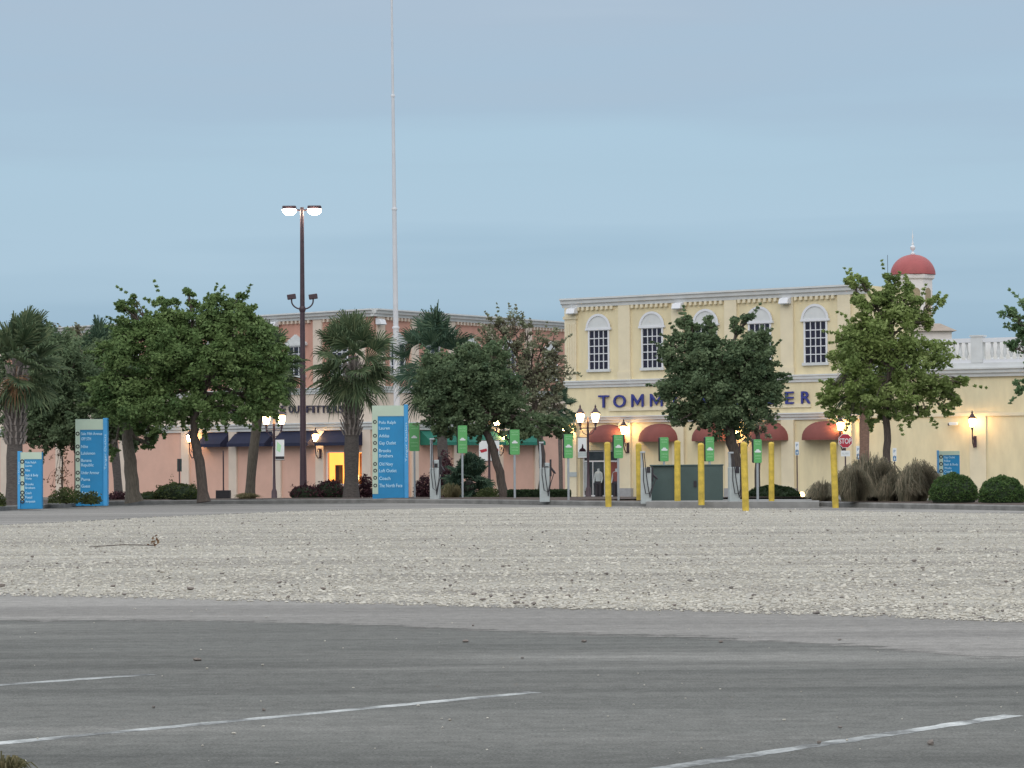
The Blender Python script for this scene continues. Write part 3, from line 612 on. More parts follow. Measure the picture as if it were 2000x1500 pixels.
# two mannequins stand in the entrance
def figure(loc, label, cloth, legm, s=1.0, rz=0):
    t = thing('mannequin', loc, label, 'mannequin', None, rz)
    def skin(nm, pts, edges, rad, m, sub=2):
        me = bpy.data.meshes.new(nm); me.from_pydata([Vector(p) * s for p in pts], edges, []); o = bpy.data.objects.new(nm, me); COL.objects.link(o); o.parent = t
        sk = o.modifiers.new('skin', 'SKIN'); 
        for v, r_ in zip(me.skin_vertices[0].data, rad): v.radius = (r_ * s, r_ * s)
        me.skin_vertices[0].data[0].use_root = True
        sb_ = o.modifiers.new('sub', 'SUBSURF'); sb_.levels = sb_.render_levels = sub; me.materials.append(M[m]); return o
    skin('body', [(0, 0, .95), (0, 0, 1.15), (0, 0, 1.42), (0, 0, 1.52), (0, 0, 1.66), (.19, 0, 1.42), (.25, -.02, 1.15), (.24, -.10, .90), (-.19, 0, 1.42), (-.25, -.02, 1.15), (-.24, -.10, .9), (.10, 0, .9), (.11, -.02, .5), (.12, 0, .08), (-.10, 0, .9), (-.11, -.02, .5), (-.12, .02, .08), (.12, -.14, .03), (-.12, -.12, .03)],
         [(0, 1), (1, 2), (2, 3), (3, 4), (2, 5), (5, 6), (6, 7), (2, 8), (8, 9), (9, 10), (0, 11), (11, 12), (12, 13), (0, 14), (14, 15), (15, 16), (13, 17), (16, 18)],
         [.13, .12, .13, .05, .10, .06, .045, .03, .06, .045, .03, .09, .065, .045, .09, .065, .045, .04, .04], 'lightgrey')
    MB().lathe([(.17, .92), (.175, 1.1), (.20, 1.3), (.205, 1.42), (.09, 1.5)], n=14, sy=.72).build('shirt', cloth, t, smooth=True)
    MB().lathe([(.10, .1), (.11, .5), (.115, .9)], c=(.105, 0, 0), n=10).lathe([(.10, .1), (.11, .5), (.115, .9)], c=(-.105, 0, 0), n=10).lathe([(.19, .85), (.18, 1.0)], n=12, sy=.7).build('trousers', legm, t, smooth=True)
    return t
def ywp(s, d, z=0): return (YA.x + YF.u.x * s + YF.n.x * d, YA.y + YF.u.y * s + YF.n.y * d, ZB + z)
figure(ywp(YF.s_(1168, 930), -.05), 'figure in pale grey shirt and dark trousers standing in the glazed entrance', 'lightgrey', 'black', 1.0, YF.ang)
figure(ywp(YF.s_(1203, 930), -.05), 'figure in dark red top standing beside the right jamb of the glazed entrance', 'red_awn', 'black', 1.0, YF.ang)
# sign letters
def letters(name, label, fc, B_, lst, rows, m, off, ext, row2=None, wpx=None, hz=None):
    t = thing(name, (fc.a.x, fc.a.y, ZB), label, 'shop sign', None, fc.ang)
    for i, (ch, px, wd) in enumerate(lst):
        f = i / max(1, len(lst) - 1); r0, r1 = rows[0] + (rows[2] - rows[0]) * f, rows[1] + (rows[3] - rows[1]) * f
        s0, zt = fc.sz(px, r0, .1); s1, zb_ = fc.sz(px, r1, .1); wl = abs(fc.s_(px + wd / 2, r0) - fc.s_(px - wd / 2, r0))
        if ch == 'M':
            h_ = zt - zb_; w2_ = wl / 2; k5 = .24 * w2_; mm = MB()
            mm.prism([(s0 - w2_, zb_), (s0 - w2_ + k5 * 1.1, zb_), (s0 - w2_ + k5 * 1.1, zt - .26 * h_), (s0, zb_ + .12 * h_), (s0 + w2_ - k5 * 1.1, zt - .26 * h_), (s0 + w2_ - k5 * 1.1, zb_), (s0 + w2_, zb_), (s0 + w2_, zt), (s0 + w2_ - k5 * .9, zt), (s0, zb_ + .42 * h_), (s0 - w2_ + k5 * .9, zt), (s0 - w2_, zt)], -.15, -.05); mm.build('letter', m, t); continue
        text_part(ch, s0, (zt + zb_) / 2, zt - zb_, -.10, m, t, 'letter', wfit=wl, ext=ext, off=off)
    return t
ls = letters('sign_lettering', 'spaced navy blue capital letters across the front of the yellow building', YF, None,
        [(c, p, w_) for c, p, w_ in (('T', 1179, 20), ('O', 1210, 24), ('M', 1245, 23), ('M', 1282, 24), ('Y', 1317, 20), ('H', 1368, 21), ('I', 1393, 6), ('L', 1417, 15), ('F', 1446, 15), ('I', 1471, 6), ('G', 1503, 22), ('E', 1542, 16), ('R', 1574, 18)) ], (771, 796, 763, 788), 'letter_blue', .006, .05)
k_ = MB().box(YF.s_(1190), YF.s_(1585), -.09, 0, YF.z_(1240, 802), YF.z_(1240, 794)); kk = k_.build('raceway', 'yellow_pale', ls)

# --- yellow side wing with balustrade
WA = YB.copy(); wang = math.atan2((YB - YA).y, (YB - YA).x) + R(9)
WB = WA + Vector((math.cos(wang), math.sin(wang))) * 16
WF = Fac(WA, WB); WG = thing('yellow_side_wing', (WA.x, WA.y, ZB), 'lower plain yellow wing topped by a white balustrade at the right', 'building')
y2 = lambda mb, nm, m, **k: place_local(mb.build(nm, m, **k), WG, WF)
wr, wc0, wb = WF.z_(1900, 709), WF.z_(1900, 736), WF.z_(1900, 813)
y2(MB().box(.0, 16, .02, 8, 0, wr - .03), 'wall', 'yellow')
y2(MB().prof(CORN(wc0, wr - .22, .4), .36, 16.3).box(.36, 16.3, -.25, .3, wr - .219, wr), 'roof_cornice', 'white')
y2(MB().box(.02, 16.02, -.05, .02, wb, wb + .16), 'band', 'yellow_pale')
for px in (1909,): s = WF.s_(px); y2(MB().box(s - .4, s + .4, -.06, .02, 0, wb - .001), 'pilaster', 'yellow_pale')
bt = WF.z_(1900, 661); hh = bt - wr
bal = y2(MB().box(.4, 16.2, -.22, .12, bt - .2, bt).box(.4, 16.2, -.2, .1, wr + .001, wr + .14), 'balustrade', 'winwhite')
s0 = WF.s_(1858)
piers = [WF.s_(1912), WF.s_(1912) + 3.6, WF.s_(1912) - 3.6]
for s in piers: MB().box(s - .28, s + .28, -.27, .17, wr + .002, bt + .06).box(s - .33, s + .33, -.3, .2, bt + .061, bt + .14).build('pier', 'white', bal)
x = .7
while x < 16:
    if all(abs(x - s) > .4 for s in piers):
        hb = hh - .345
        MB().lathe([(.07, 0), (.07, .05), (.045, .09), (.10, hb * .35), (.085, hb * .5), (.045, hb * .86), (.07, hb * .92), (.07, hb)], c=(x, -.05, wr + .142), n=10).build('baluster', 'white', bal, smooth=True)
    x += .31
y2(MB().box(.4, 16, 1.6, 1.8, wr - .1, bt - .12), 'parapet_wall', 'winwhite')

# --- domed tower behind the wing
TD = 156.0; tp = at(1785, 700, TD); s = TD / FPX
TW = thing('domed_tower', (tp.x, tp.y, ZB), 'white round tower with a red dome and slender finial rising behind the right tree', 'tower')
z = lambda row, px=1785: at(px, row, TD).z - ZB
MB().box(-3.2, 1.8, -2, 4, 0, z(650) - .01).build('tower_base', 'tower_white', TW)
MB().add([(-3.5, -2.3, z(650)), (2.05, -2.3, z(650)), (2.05, 4.3, z(650)), (-3.5, 4.3, z(650)), (-1.5, -1.2, z(634)), (1.3, -1.2, z(634)), (1.3, 1.5, z(634)), (-1.5, 1.5, z(634))], [(0, 1, 5, 4), (1, 2, 6, 5), (2, 3, 7, 6), (3, 0, 4, 7), (4, 5, 6, 7), (0, 3, 2, 1)]).build('hip_roof', 'roof_tan', TW)
rd = 41 * s
dr = MB().lathe([(rd * 1.02, z(640)), (rd * 1.02, z(625)), (rd * .93, z(624)), (rd * .93, z(548)), (rd * 1.04, z(545)), (rd * 1.06, z(538)), (rd * 1.0, z(537))], n=8, ph=PI / 8).build('drum', 'tower_white', TW)
for a in range(8):
    an = a * PI / 4; T = Matrix.Rotation(an, 4, 'Z'); ap = rd * .93 * math.cos(PI / 8)
    zb0, zt0 = z(618), z(572); pts = [(-.24, zb0), (.24, zb0), (.24, zt0)] + [(.24 * math.cos(PI * i / 8), zt0 + .24 * math.sin(PI * i / 8)) for i in range(1, 8)] + [(-.24, zt0)]
    mb = MB().prism(pts, -ap - .03, -ap + .02); mb.v = [tuple(T @ Vector(v)) for v in mb.v]; mb.build('window', 'louvre', TW)
hd = z(497) - z(537)
MB().lathe([(rd * 1.08 * math.cos(PI / 2 * i / 12), z(537) + hd * math.sin(PI / 2 * i / 12)) for i in range(12)] + [(.02, z(497))], n=16).build('dome', 'dome', TW, smooth=True)
MB().lathe([(.12, z(498)), (.14, z(495)), (.05, z(493)), (.045, z(490)), (.14, z(486)), (.14, z(482)), (.05, z(479)), (.07, z(476)), (.03, z(473)), (.02, z(468)), (.05, z(462)), (.012, z(456)), (.004, z(446))], n=10).build('finial', 'winwhite', TW, smooth=True)
ap_ = at(1735, 640, 158); t = thing('antenna_mast', (ap_.x, ap_.y, ZB), 'thin dark aerial mast left of the red dome', 'antenna'); MB().cyl((0, 0, 0), (0, 0, at(1734, 498, 158).z - ZB), .03, .012, 6).build('rod', 'black', t); MB().cyl((0, 0, 0), (0, 0, 8), .06, .05, 8).build('base_tube', 'black', t)

# --- pink building: two faces meeting at a corner
PA0 = Vector((at(-260, 750, 187).x, 187.0)); PC = Vector((at(731, 750, 154).x, 154.0)); PB1 = Vector((at(1105, 750, 171).x, 171.0)); PB1 = PC + (PB1 - PC) * 1.35
dA = Vector((-.727, .686)); PA0 = PC + dA * 46
PAF = Fac(PA0, PC); PBF = Fac(PC, PB1)
PK = thing('pink_shop_building', (PC.x, PC.y, ZB), 'long salmon pink two-storey building with cream pilasters, navy and green awnings behind the trees', 'building')
for fc, side in ((PAF, 'a'), (PBF, 'b')):
    ref = 640 if side == 'a' else 800
    yy = lambda mb, nm, m, **k: place_local(mb.build(nm, m, **k), PK, fc)
    if side == 'a':
        zr_ = fc.z_(640, 608.5); zc_ = fc.z_(640, 623); zm1_, zm0_ = fc.z_(570, 759), fc.z_(570, 771); zl1_, zl0_ = fc.z_(600, 826), fc.z_(600, 841)
        x0, x1 = 0, fc.L
    else: x0, x1 = 0, fc.L
    ee = .0
    if side == 'a':
        g0, g1 = fc.s_(637, 910), fc.s_(712, 910); gz0, gz1 = fc.z_(650, 947), fc.z_(650, 882)
        wmx = MB().box(x0, g0, 0, .25, 0, zl0_); wmx.box(g1, x1 - .3, 0, .25, 0, zl0_); wmx.box(g0, g1, 0, .25, 0, gz0); wmx.box(g0, g1, 0, .25, gz1, zl0_)
        yy(wmx, 'lower_wall', 'pink_low'); w0, w1 = 0, x1 - .3; ZL = (zl0_, zm1_, zr_)
    else: yy(MB().box(.3, x1, 0, .25, 0, zl0_), 'lower_wall', 'pink_low'); w0, w1 = .3, x1
    yy(MB().box(w0, w1, 0, .25, zl0_, zm1_ - .01), 'sign_band', 'cream')
    yy(MB().box(w0, w1, 0.0, .25, zm1_ - .01, zr_ - .05), 'upper_wall', 'pink')
    ex0, ex1 = (-.3, .0) if side == 'a' else (.0, .3)
    yy(MB().prof(CORN(zc_, zr_, .5), x0 - .3, x1 + (.25 if side == 'a' else .3)), 'roof_cornice', 'white')
    yy(MB().prof(CORN(zm0_, zm1_, .2), x0 - .1, x1 + .1), 'band_cornice', 'white')
    yy(MB().prof(CORN(zl0_, zl1_, .35), x0 - .2, x1 + .15), 'shopfront_cornice', 'white')
    if side == 'a':
        up = [fc.s_(p, 680) for p in (537, 622.5, 706)]; lo = [fc.s_(p, 900) for p in (10, 118, 243, 364, 457, 543, 627, 718)]
        st = up[1] - up[0]; up = [up[0] - st * q for q in (8, 7, 6, 5, 4, 3, 2, 1)] + up
    else:
        up = [fc.s_(p, 680) for p in (742, 808, 880, 955, 1030)]; lo = [fc.s_(p, 900) for p in (738, 808, 890, 974, 1048)]
        up.append(up[-1] + 5.2)
    for s in up: yy(MB().box(s - .36, s + .36, -.11, 0, zm1_, zc_ - .001), 'upper_pilaster', 'cream')
    for s in lo: yy(MB().box(s - .34, s + .34, -.12, 0, .02, zl0_ - .001), 'lower_pilaster', 'cream')
    for a, b in zip(up, up[1:]):
        yy(dentils(fc, a + .4, b - .4, zc_, st=.34), 'dentils', 'cream')
        sc = (a + b) / 2
        if side == 'a': zz0, zz1 = fc.z_(577, 733), fc.z_(577, 678)
        window(PK, fc, sc, zz0, zz1, 1.25, 3, 4, ped=.5)
    if side == 'b': yy(dentils(fc, .5, up[0] - .4, zc_, st=.34), 'dentils', 'cream')
    # sloping awnings
    ax = ([(402, 449), (462, 536), (549, 620), (634, 711)] if side == 'a' else [(820, 884), (896, 967), (981, 1045)])
    for p0, p1 in ax:
        s0, s1 = fc.s_(p0, 870), fc.s_(p1, 870); zt, zb_ = zl0_ - .02, fc.z_((p0 + p1) / 2, 873, .0) + (.0)
        zb_ = zl0_ - .86
        D_ = .75; k_ = MB().add([(s0, -.01, zt), (s1, -.01, zt), (s0, -D_, zb_ + .18), (s1, -D_, zb_ + .18), (s0, -D_, zb_), (s1, -D_, zb_), (s0, -.01, zb_), (s1, -.01, zb_)], [(0, 2, 3, 1), (2, 4, 5, 3), (0, 6, 4, 2), (1, 3, 5, 7)])
        yy(k_, 'awning', 'navy' if side == 'a' else 'green_awn')
    if side == 'a':
        ff = MB()
        for x in (g0 + .03, g0 + (g1 - g0) * .5, g1 - .03): ff.box(x - .04, x + .04, .02, .10, gz0, gz1)
        ff.box(g0, g1, .021, .099, gz1 - .06, gz1).box(g0, g1, .021, .099, gz0, gz0 + .06)
        sw = yy(ff, 'shop_window', 'winwhite')
        MB().box(g0 - 2, g1 + .8, 1.6, 1.65, gz0 - .3, gz1 + .2).box(g0 - 2.05, g0 - 2, .26, 1.6, gz0 - .3, gz1 + .2).box(g1 + .75, g1 + .8, .26, 1.59, gz0 - .3, gz1 + .2).box(g0 - 2, g1 + .75, .26, 1.6, gz1 + .2, gz1 + .25).box(g0 - 2, g1 + .75, .26, 1.6, gz0 - .35, gz0 - .3).build('glowing_room', 'shop_glow', sw)  # back, sides, ceiling and floor glow by themselves
        cu = MB(); 
        for q in (.06, .30, .43, .66, .86): cu.box(g0 + (g1 - g0) * q, g0 + (g1 - g0) * q + .14, 1.3, 1.4, gz0, gz1 - .1)
        cu.build('display_post', 'wood', sw)
        MB().lathe([(.05, 0), (.3, .25), (.2, .5), (.05, .7)], c=(g0 + (g1 - g0) * .4, 1.0, gz0 + .1)).box(g0 + (g1 - g0) * .08, g0 + (g1 - g0) * .2, 1.42, 1.5, gz0 + .8, gz1 - .3).box(g0 + (g1 - g0) * .7, g0 + (g1 - g0) * .84, 1.42, 1.5, gz0 + .6, gz1 - .2).build('display_lamp', 'bulb', sw)
        MB().box(g0 + .2, g0 + .5, .5, .8, gz0, gz0 + 1.1).build('display_stand', 'black', sw)
cq = [Vector((0, 0)), PBF.u * .3, PBF.u * .3 - PBF.n * .25, -PAF.u * .3 - PAF.n * .25, -PAF.u * .3]
for nm, m_, z0_, z1_ in (('lower_wall', 'pink_low', 0, ZL[0]), ('sign_band', 'cream', ZL[0], ZL[1] - .01), ('upper_wall', 'pink', ZL[1] - .01, ZL[2] - .05)):
    MB().add([(q.x, q.y, z_) for z_ in (z0_, z1_) for q in cq], [(0, 1, 2, 3, 4), (9, 8, 7, 6, 5)] + [(i, (i + 1) % 5, 5 + (i + 1) % 5, 5 + i) for i in range(5)]).build(nm, m_, PK)
rq = [Vector((0, 0)), PB1 - PC, PB1 - PC + Vector((-12, 8)), PA0 - PC + Vector((8, 14)), PA0 - PC]; rq = [q * .995 + Vector((0, .12)) for q in rq]
MB().add([(q.x, q.y, z_) for z_ in (ZL[2] - .5, ZL[2] - .3) for q in rq], [(0, 1, 2, 3, 4), (9, 8, 7, 6, 5)] + [(i, (i + 1) % 5, 5 + (i + 1) % 5, 5 + i) for i in range(5)]).build('roof', 'grey_base', PK)
lst = [('E', 553.5, 9)] + [(c, p, 9 if c != 'I' else 3.5) for c, p in zip('OUTFITTERS', (568.5, 579.5, 591, 603, 612, 621, 632, 643.5, 655, 666))]
pre = 'AMERICAN EAGL'; xx = 543
for c in reversed(pre):
    if c != ' ': lst.append((c, xx, 8.5 if c != 'I' else 3))
    xx -= 9.5 if c != ' ' else 7
letters('sign_lettering', 'small dark capital letters on the cream band of the pink building', PAF, None, [l for l in lst if l[1] > 540] , (791.5, 806, 791.5, 806), 'letter_dark', .012, .04)
ls2 = letters('sign_lettering', 'dark capital letters hidden by the big oak on the cream band', PAF, None, [l for l in lst if l[1] < 540 or l[1] == 543], (792, 806, 792, 806), 'letter_dark', .012, .04)
for ch in list(ls2.children): ch.parent = None; ch.parent = bpy.data.objects['sign_lettering.001' if 'sign_lettering.001' in bpy.data.objects and bpy.data.objects['sign_lettering.001'] is not ls2 else 'sign_lettering']
bpy.data.objects.remove(ls2)

# floodlights fixed high on pilasters
def flood(fc, px, row, label, grp='white box floodlights high on the walls'):
    s, z_ = fc.sz(px, row, .2); p = fc.a + fc.u * s
    t = thing('wall_floodlight', (p.x + fc.n.x * .12, p.y + fc.n.y * .12, ZB + z_), label, 'floodlight', grp, fc.ang)
    MB().add([(-.26, -.40, -.16), (.26, -.40, -.16), (.26, 0, -.16), (-.26, 0, -.16), (-.26, -.30, .1), (.26, -.30, .1), (.26, 0, .18), (-.26, 0, .18)], [(0, 3, 2, 1), (4, 5, 6, 7), (0, 1, 5, 4), (1, 2, 6, 5), (2, 3, 7, 6), (3, 0, 4, 7)]).build('housing', 'winwhite', t, bevel=.02)
    MB().box(-.2, .2, -.36, -.06, -.19, -.162).build('lens', 'lightgrey', t)
flood(YF, 1119, 607, 'white box floodlight at the left corner of the yellow building'); flood(YF, 1326, 597, 'white box floodlight above the dark oak on the yellow building'); flood(YF, 1535, 587, 'white box floodlight left of the rightmost arched window')
flood(PAF, 537, 633, 'white box floodlight on the pink building beside the big oak crown'); flood(PBF, 741, 628, 'white box floodlight on the pink building beside the white flagpole')

# wall lanterns
def lantern_head(parent, x, z, sc_=1.0, yy=0):
    """tapering six-sided glass on a cup with hipped cap and finial"""
    g_ = MB().lathe([(.09, .0), (.135, .14), (.175, .34), (.10, .40)], c=(x, yy, z), n=6); g_.v = g_.v; o = g_.build('glass', 'globe', parent)
    MB().lathe([(.02, -.16), (.06, -.13), (.05, -.05), (.11, .0), (.09, .01)], c=(x, yy, z), n=10).build('cup', 'pole_brown', parent, smooth=True)
    MB().lathe([(.22, .395), (.23, .42), (.12, .50), (.07, .60), (.03, .63), (.045, .68), (.008, .78)], c=(x, yy, z), n=8).build('cap', 'pole_brown', parent, smooth=True)
def wall_lantern(fc, px, row, label, out_=.55):
    s, z_ = fc.sz(px, row, out_); p = fc.a + fc.u * s
    t = thing('wall_lantern', (p.x, p.y, ZB + z_), label, 'wall lantern', 'lit lanterns on the shop walls', fc.ang)
    lantern_head(t, 0, 0, yy=-out_)
    MB().box(-.07, .07, -.21, -.165, -.95, -.42).tube([(0, -.2, -.85), (0, -.35, -.95), (0, -.5, -.75), (0, -out_, -.5), (0, -out_, -.15)], [.03, .03, .03, .03, .035]).tube([(0, -.2, -.5), (0, -.32, -.42), (0, -.42, -.5), (0, -.36, -.6)], .022).build('bracket', 'pole_brown', t, smooth=True)
for px, row, lb, fc in ((370, 863, 'lit lantern on the pink wall left of the navy awnings', PAF), (616, 862, 'lit lantern between two navy awnings right of the tall pole', PAF), (984, 858, 'lit lantern between two green awnings behind the green signs', PBF), (1104, 848, 'lit lantern at the left edge of the yellow building', YF),
                        (1218, 848, 'lit lantern between the two leftmost red awnings', YF), (1437, 848, 'lit lantern glowing under the dark oak crown', YF), (1641, 841, 'lit lantern just above the red octagonal sign', YF), (1899, 834, 'lit lantern alone on the plain right wing wall', WF)):
    wall_lantern(fc, px, row, lb)

# ------------------------------------------------------------------ STREET LIGHTS
def street_lamp(px, row_top, D, label, banners):
    tp_ = at(px, row_top, D); z0 = gz(D); H = at(px, row_top + 30, D).z - z0   # row of the arm
    t = thing('street_lamp', (tp_.x, tp_.y, z0), label, 'street lamp', 'double lantern street lamps')
    MB().lathe([(.17, 0), (.17, .12), (.13, .18), (.12, .5), (.07, .62), (.055, 1.2)], n=12).build('base', 'pole_brown', t, smooth=True)
    MB().lathe([(.052, 1.15), (.045, H + .25), (.06, H + .27), (.045, H + .33), (.01, H + .5)], n=10).build('pole', 'pole_brown', t, smooth=True)
    a = MB().tube([(-.34, 0, H), (0, 0, H), (.34, 0, H)], .022, 6)
    for sg in (-1, 1): a.tube([(sg * .05, 0, H - .3), (sg * .2, 0, H - .22), (sg * .3, 0, H - .02)], .016, 6).tube([(sg * .33, 0, H - .08), (sg * .33, 0, H + .12)], .03, 8)
    a.build('crossarm', 'pole_brown', t, smooth=True)
    for sg in (-1, 1): lantern_head(t, sg * .33, H + .24)
    for sg, kind in banners:
        zt = H - .42; hh_ = .86; x0, x1 = (.06, .44) if sg > 0 else (-.44, -.06)
        b_ = MB().box(x0, x1, -.008, .008, zt - hh_, zt).build('banner', 'sign_white', t)
        MB().cyl((0, 0, zt + .02), (sg * .46, 0, zt + .02), .014, n=6).cyl((0, 0, zt - hh_ - .02), (sg * .46, 0, zt - hh_ - .02), .014, n=6).build('banner_rod', 'pole_brown', t)
        if kind == 'photo':
            MB().box(x0 + .0, x1, -.014, -.0085, zt - .82, zt - .62).build('print', 'lightgrey', b_)
            MB().prism([(x0 + .04, zt - .60), (x1 - .02, zt - .60), (x1 - .06, zt - .50), ((x0 + x1) / 2 + .05, zt - .44), ((x0 + x1) / 2 + .04, zt - .3), ((x0 + x1) / 2, zt - .26), ((x0 + x1) / 2 - .03, zt - .44), (x0 + .08, zt - .50)], -.014, -.0085).build('print', 'purple', b_)
        elif kind == 'leaf':
            MB().prism([(x0 + .08, zt - .08), (x0 + .25, zt - .25), (x0 + .2, zt - .55), (x0 + .05, zt - .45)], -.014, -.0085).build('print', 'ev_text', b_)
            MB().box(x0, x1, -.014, -.0085, zt - .84, zt - .72).build('print', 'black', b_)
        else: MB().prism([(x0 + .02, zt - .40), (x1 - .05, zt - .33), (x1 - .03, zt - .45), (x0 + .1, zt - .52)], -.014, -.0085).build('print', 'stop_red', b_)
    return t
street_lamp(535, 810, 122, 'double lantern lamp post before the navy awnings, with one leaf banner', [(1, 'leaf')])
street_lamp(955, 812, 122, 'double lantern lamp post under the leaning tree, two white banners', [(-1, 'logo'), (1, 'logo')])
street_lamp(1148, 806, 122, 'double lantern lamp post before the yellow building entrance', [(-1, 'photo')])
# tall parking-lot pole
D = 112.0; b = at(592.5, 968, D); z0 = gz(D) + .1; t = thing('parking_lot_light', (b.x, b.y, z0), 'tall dark pole with lit heads on top and two floodlights halfway', 'light pole')
zz = lambda row: at(590, row, D).z - z0
MB().tube([(-.02 * 0, 0, 0), (0, 0, zz(900)), (0, 0, zz(405))], [.155, .13, .075], 12).build('pole', 'pole_brown', t, smooth=True)
MB().lathe([(.26, 0), (.26, .35), (.16, .45)], n=12).build('base', 'pole_brown', t)
arm = MB().tube([(-.42, 0, zz(409)), (0, 0, zz(411)), (.42, 0, zz(409))], .035, 6); arm.build('head_arm', 'pole_brown', t)
for sg in (-1, 1):
    hx = sg * .50; h = MB().box(hx - .27, hx + .27, -.2, .2, zz(409), zz(409) + .14).build('lamp_head', 'pole_brown', t, bevel=.03)
    MB().lathe([(.02, -.22), (.15, -.19), (.23, -.10), (.25, 0)], c=(hx, 0, zz(409) - .004), n=14, sx=1.12).build('lens', 'hps', h, smooth=True)
for sg in (-1, 1):
    zA = zz(604); xe = .43
    MB().tube([(0, 0, zA)] + [(sg * xe * math.sin(PI / 2 * q / 6), 0, zA + .33 * (1 - math.cos(PI / 2 * q / 6))) for q in range(1, 7)] + [(sg * xe, 0, zA + .42)], .03, 8).build('floodlight_arm', 'pole_brown', t, smooth=True)
    T = Matrix.Translation((sg * xe, 0, zA + .5)) @ Matrix.Rotation(R(-8), 4, 'Y')
    fh = MB().box(-.17, .17, -.12, .12, -.1, .1, T).build('floodlight', 'pole_brown', t, bevel=.02)
MB().lathe([(.1, -.12), (.13, -.04), (.13, .04), (.1, .12)], c=(0, 0, zz(604)), n=12).build('collar', 'pole_brown', t, smooth=True)
# flagpole
D = 125.0; b = at(777, 900, D); z0 = gz(D); t = thing('flagpole', (b.x, b.y, z0), 'tall white stepped flagpole rising past the top of the picture', 'flagpole')
topz = at(765, 0, D).z - z0; leanx = at(765, 0, D).x - b.x
P_ = lambda zv: (leanx * zv / topz, 0, zv); zq = lambda row: at(772, row, D).z - z0
sec = [(0, zq(640), .155, .13), (zq(640), zq(408), .12, .10), (zq(408), zq(187), .09, .07), (zq(187), topz + 3.5, .06, .04)]
for a_, b_, r0, r1 in sec: MB().tube([P_(a_), P_(b_)], [r0, r1], 12).build('pole_section', 'white_pole', t, smooth=True)
for a_, r0 in ((zq(640), .15), (zq(408), .12), (zq(187), .09)): q = P_(a_); MB().lathe([(r0, -.05), (r0 * 1.1, 0), (r0, .05)], c=q, n=12).build('collar', 'winwhite', t, smooth=True)
q = P_(topz + 3.6); MB().lathe([(.02, -.1), (.1, 0), (.02, .1)], c=q, n=12).build('ball', 'winwhite', t, smooth=True)
MB().lathe([(.3, 0), (.3, .1), (.2, .3)], n=14).build('base', 'white_pole', t)

# ------------------------------------------------------------------ DIRECTORY SIGNS
def pylon(x0, x1, top, bot, label, lines, icons, col_side='r', mint_top=22, D=None, colw=8, strip=11, rz=0, hid=0, vert=True):
    px = (x0 + x1) / 2; D = D or 1.27 * FPX / (bot - (895 + .007 * (1000 - px))); s = D / FPX; b = at(px, bot, D); z0 = b.z
    t = thing('directory_sign', (b.x, b.y, z0), label, 'directory sign', None, rz); W = (x1 - x0) * s; H = (bot - top) * s; cw = colw * s; st = strip * s
    L_ = -W / 2 + (cw if col_side == 'l' else 0); R_ = W / 2 - (cw if col_side == 'r' else 0); Z = lambda row: (bot - row) * s
    MB().box(L_, R_, -.12, .12, -.1, H - .02).build('panel', 'blue', t, bevel=.008)
    cx0, cx1 = (R_ + .002, W / 2) if col_side == 'r' else (-W / 2, L_ - .002)
    c = MB().box(cx0, cx1, -.16, .16, -.1, H + .01).build('column', 'blue2', t, bevel=.01)
    MB().box(L_, R_, -.135, -.121, H - mint_top * s, H - .021).box(L_, L_ + st, -.135, -.121, Z(bot - 9) - hid, H - mint_top * s - .001).build('pale_border', 'mint', t)
    if vert: text_part('Tanger Outlets', (cx0 + cx1) / 2, H * .60, cw * .55, -.165, 'sign_text', c, 'lettering', rot=R(90), ext=.003, wfit=H * .42)
    for row, tx, wd, hgt in lines: text_part(tx, 0, Z(row), hgt * s, -.126, 'sign_text', t, 'lettering', wfit=wd * s, ext=.004, left=L_ + st + 2.2 * s, off=.012)
    for row in icons:
        MB().lathe([(.075, -.004), (.075, .004)], n=14).lathe([(.0, 0), (.0, 0.0001)], n=3) if False else None
        ic = MB(); cxx = L_ + st * .5; n_ = 14
        for i in range(n_):
            a0, a1 = 2 * PI * i / n_, 2 * PI * (i + 1) / n_; f = lambda a, r_: (cxx + r_ * math.cos(a), Z(row) + r_ * math.sin(a)); ic.prism([f(a0, .032), f(a0, .062), f(a1, .062), f(a1, .032)], -.142, -.136)
        ic.build('arrow_icon', 'black', t)
    return t
pylon(728, 798, 791, 973.5, 'tallest blue directory sign, nearest the middle, with the white flagpole behind it',
      [(825, 'Polo Ralph', 33, 6), (836, 'Lauren', 21, 6), (851, 'Adidas', 20, 6.5), (865, 'Gap Outlet', 33, 6.5), (880, 'Brooks', 23, 6.5), (890, 'Brothers', 27, 6.5), (906, 'Old Navy', 27, 6.5), (919, 'Loft Outlet', 34, 6.5), (934, 'Coach', 22, 6.5), (948, 'The North Face', 45, 7)],
      (824, 851, 865, 879, 906, 919, 933, 948), D=91)
pylon(149, 211, 817.5, 981.5, 'blue directory sign standing before the light oak trunks, second from the left',
      [(847, 'Saks Fifth Avenue', 41, 5.5), (857, 'OFF 5TH', 19, 6), (872, 'Nike', 13, 6), (885, 'Lululemon', 27, 6), (899, 'Banana', 20, 6), (908, 'Republic', 24, 6), (923, 'Under Armour', 35, 6), (936, 'Puma', 17, 6), (949, 'Guess', 17, 6), (962, 'Aeropostale', 32, 6)],
      (847, 872, 885, 898, 923, 936, 950, 962), D=86, strip=9)
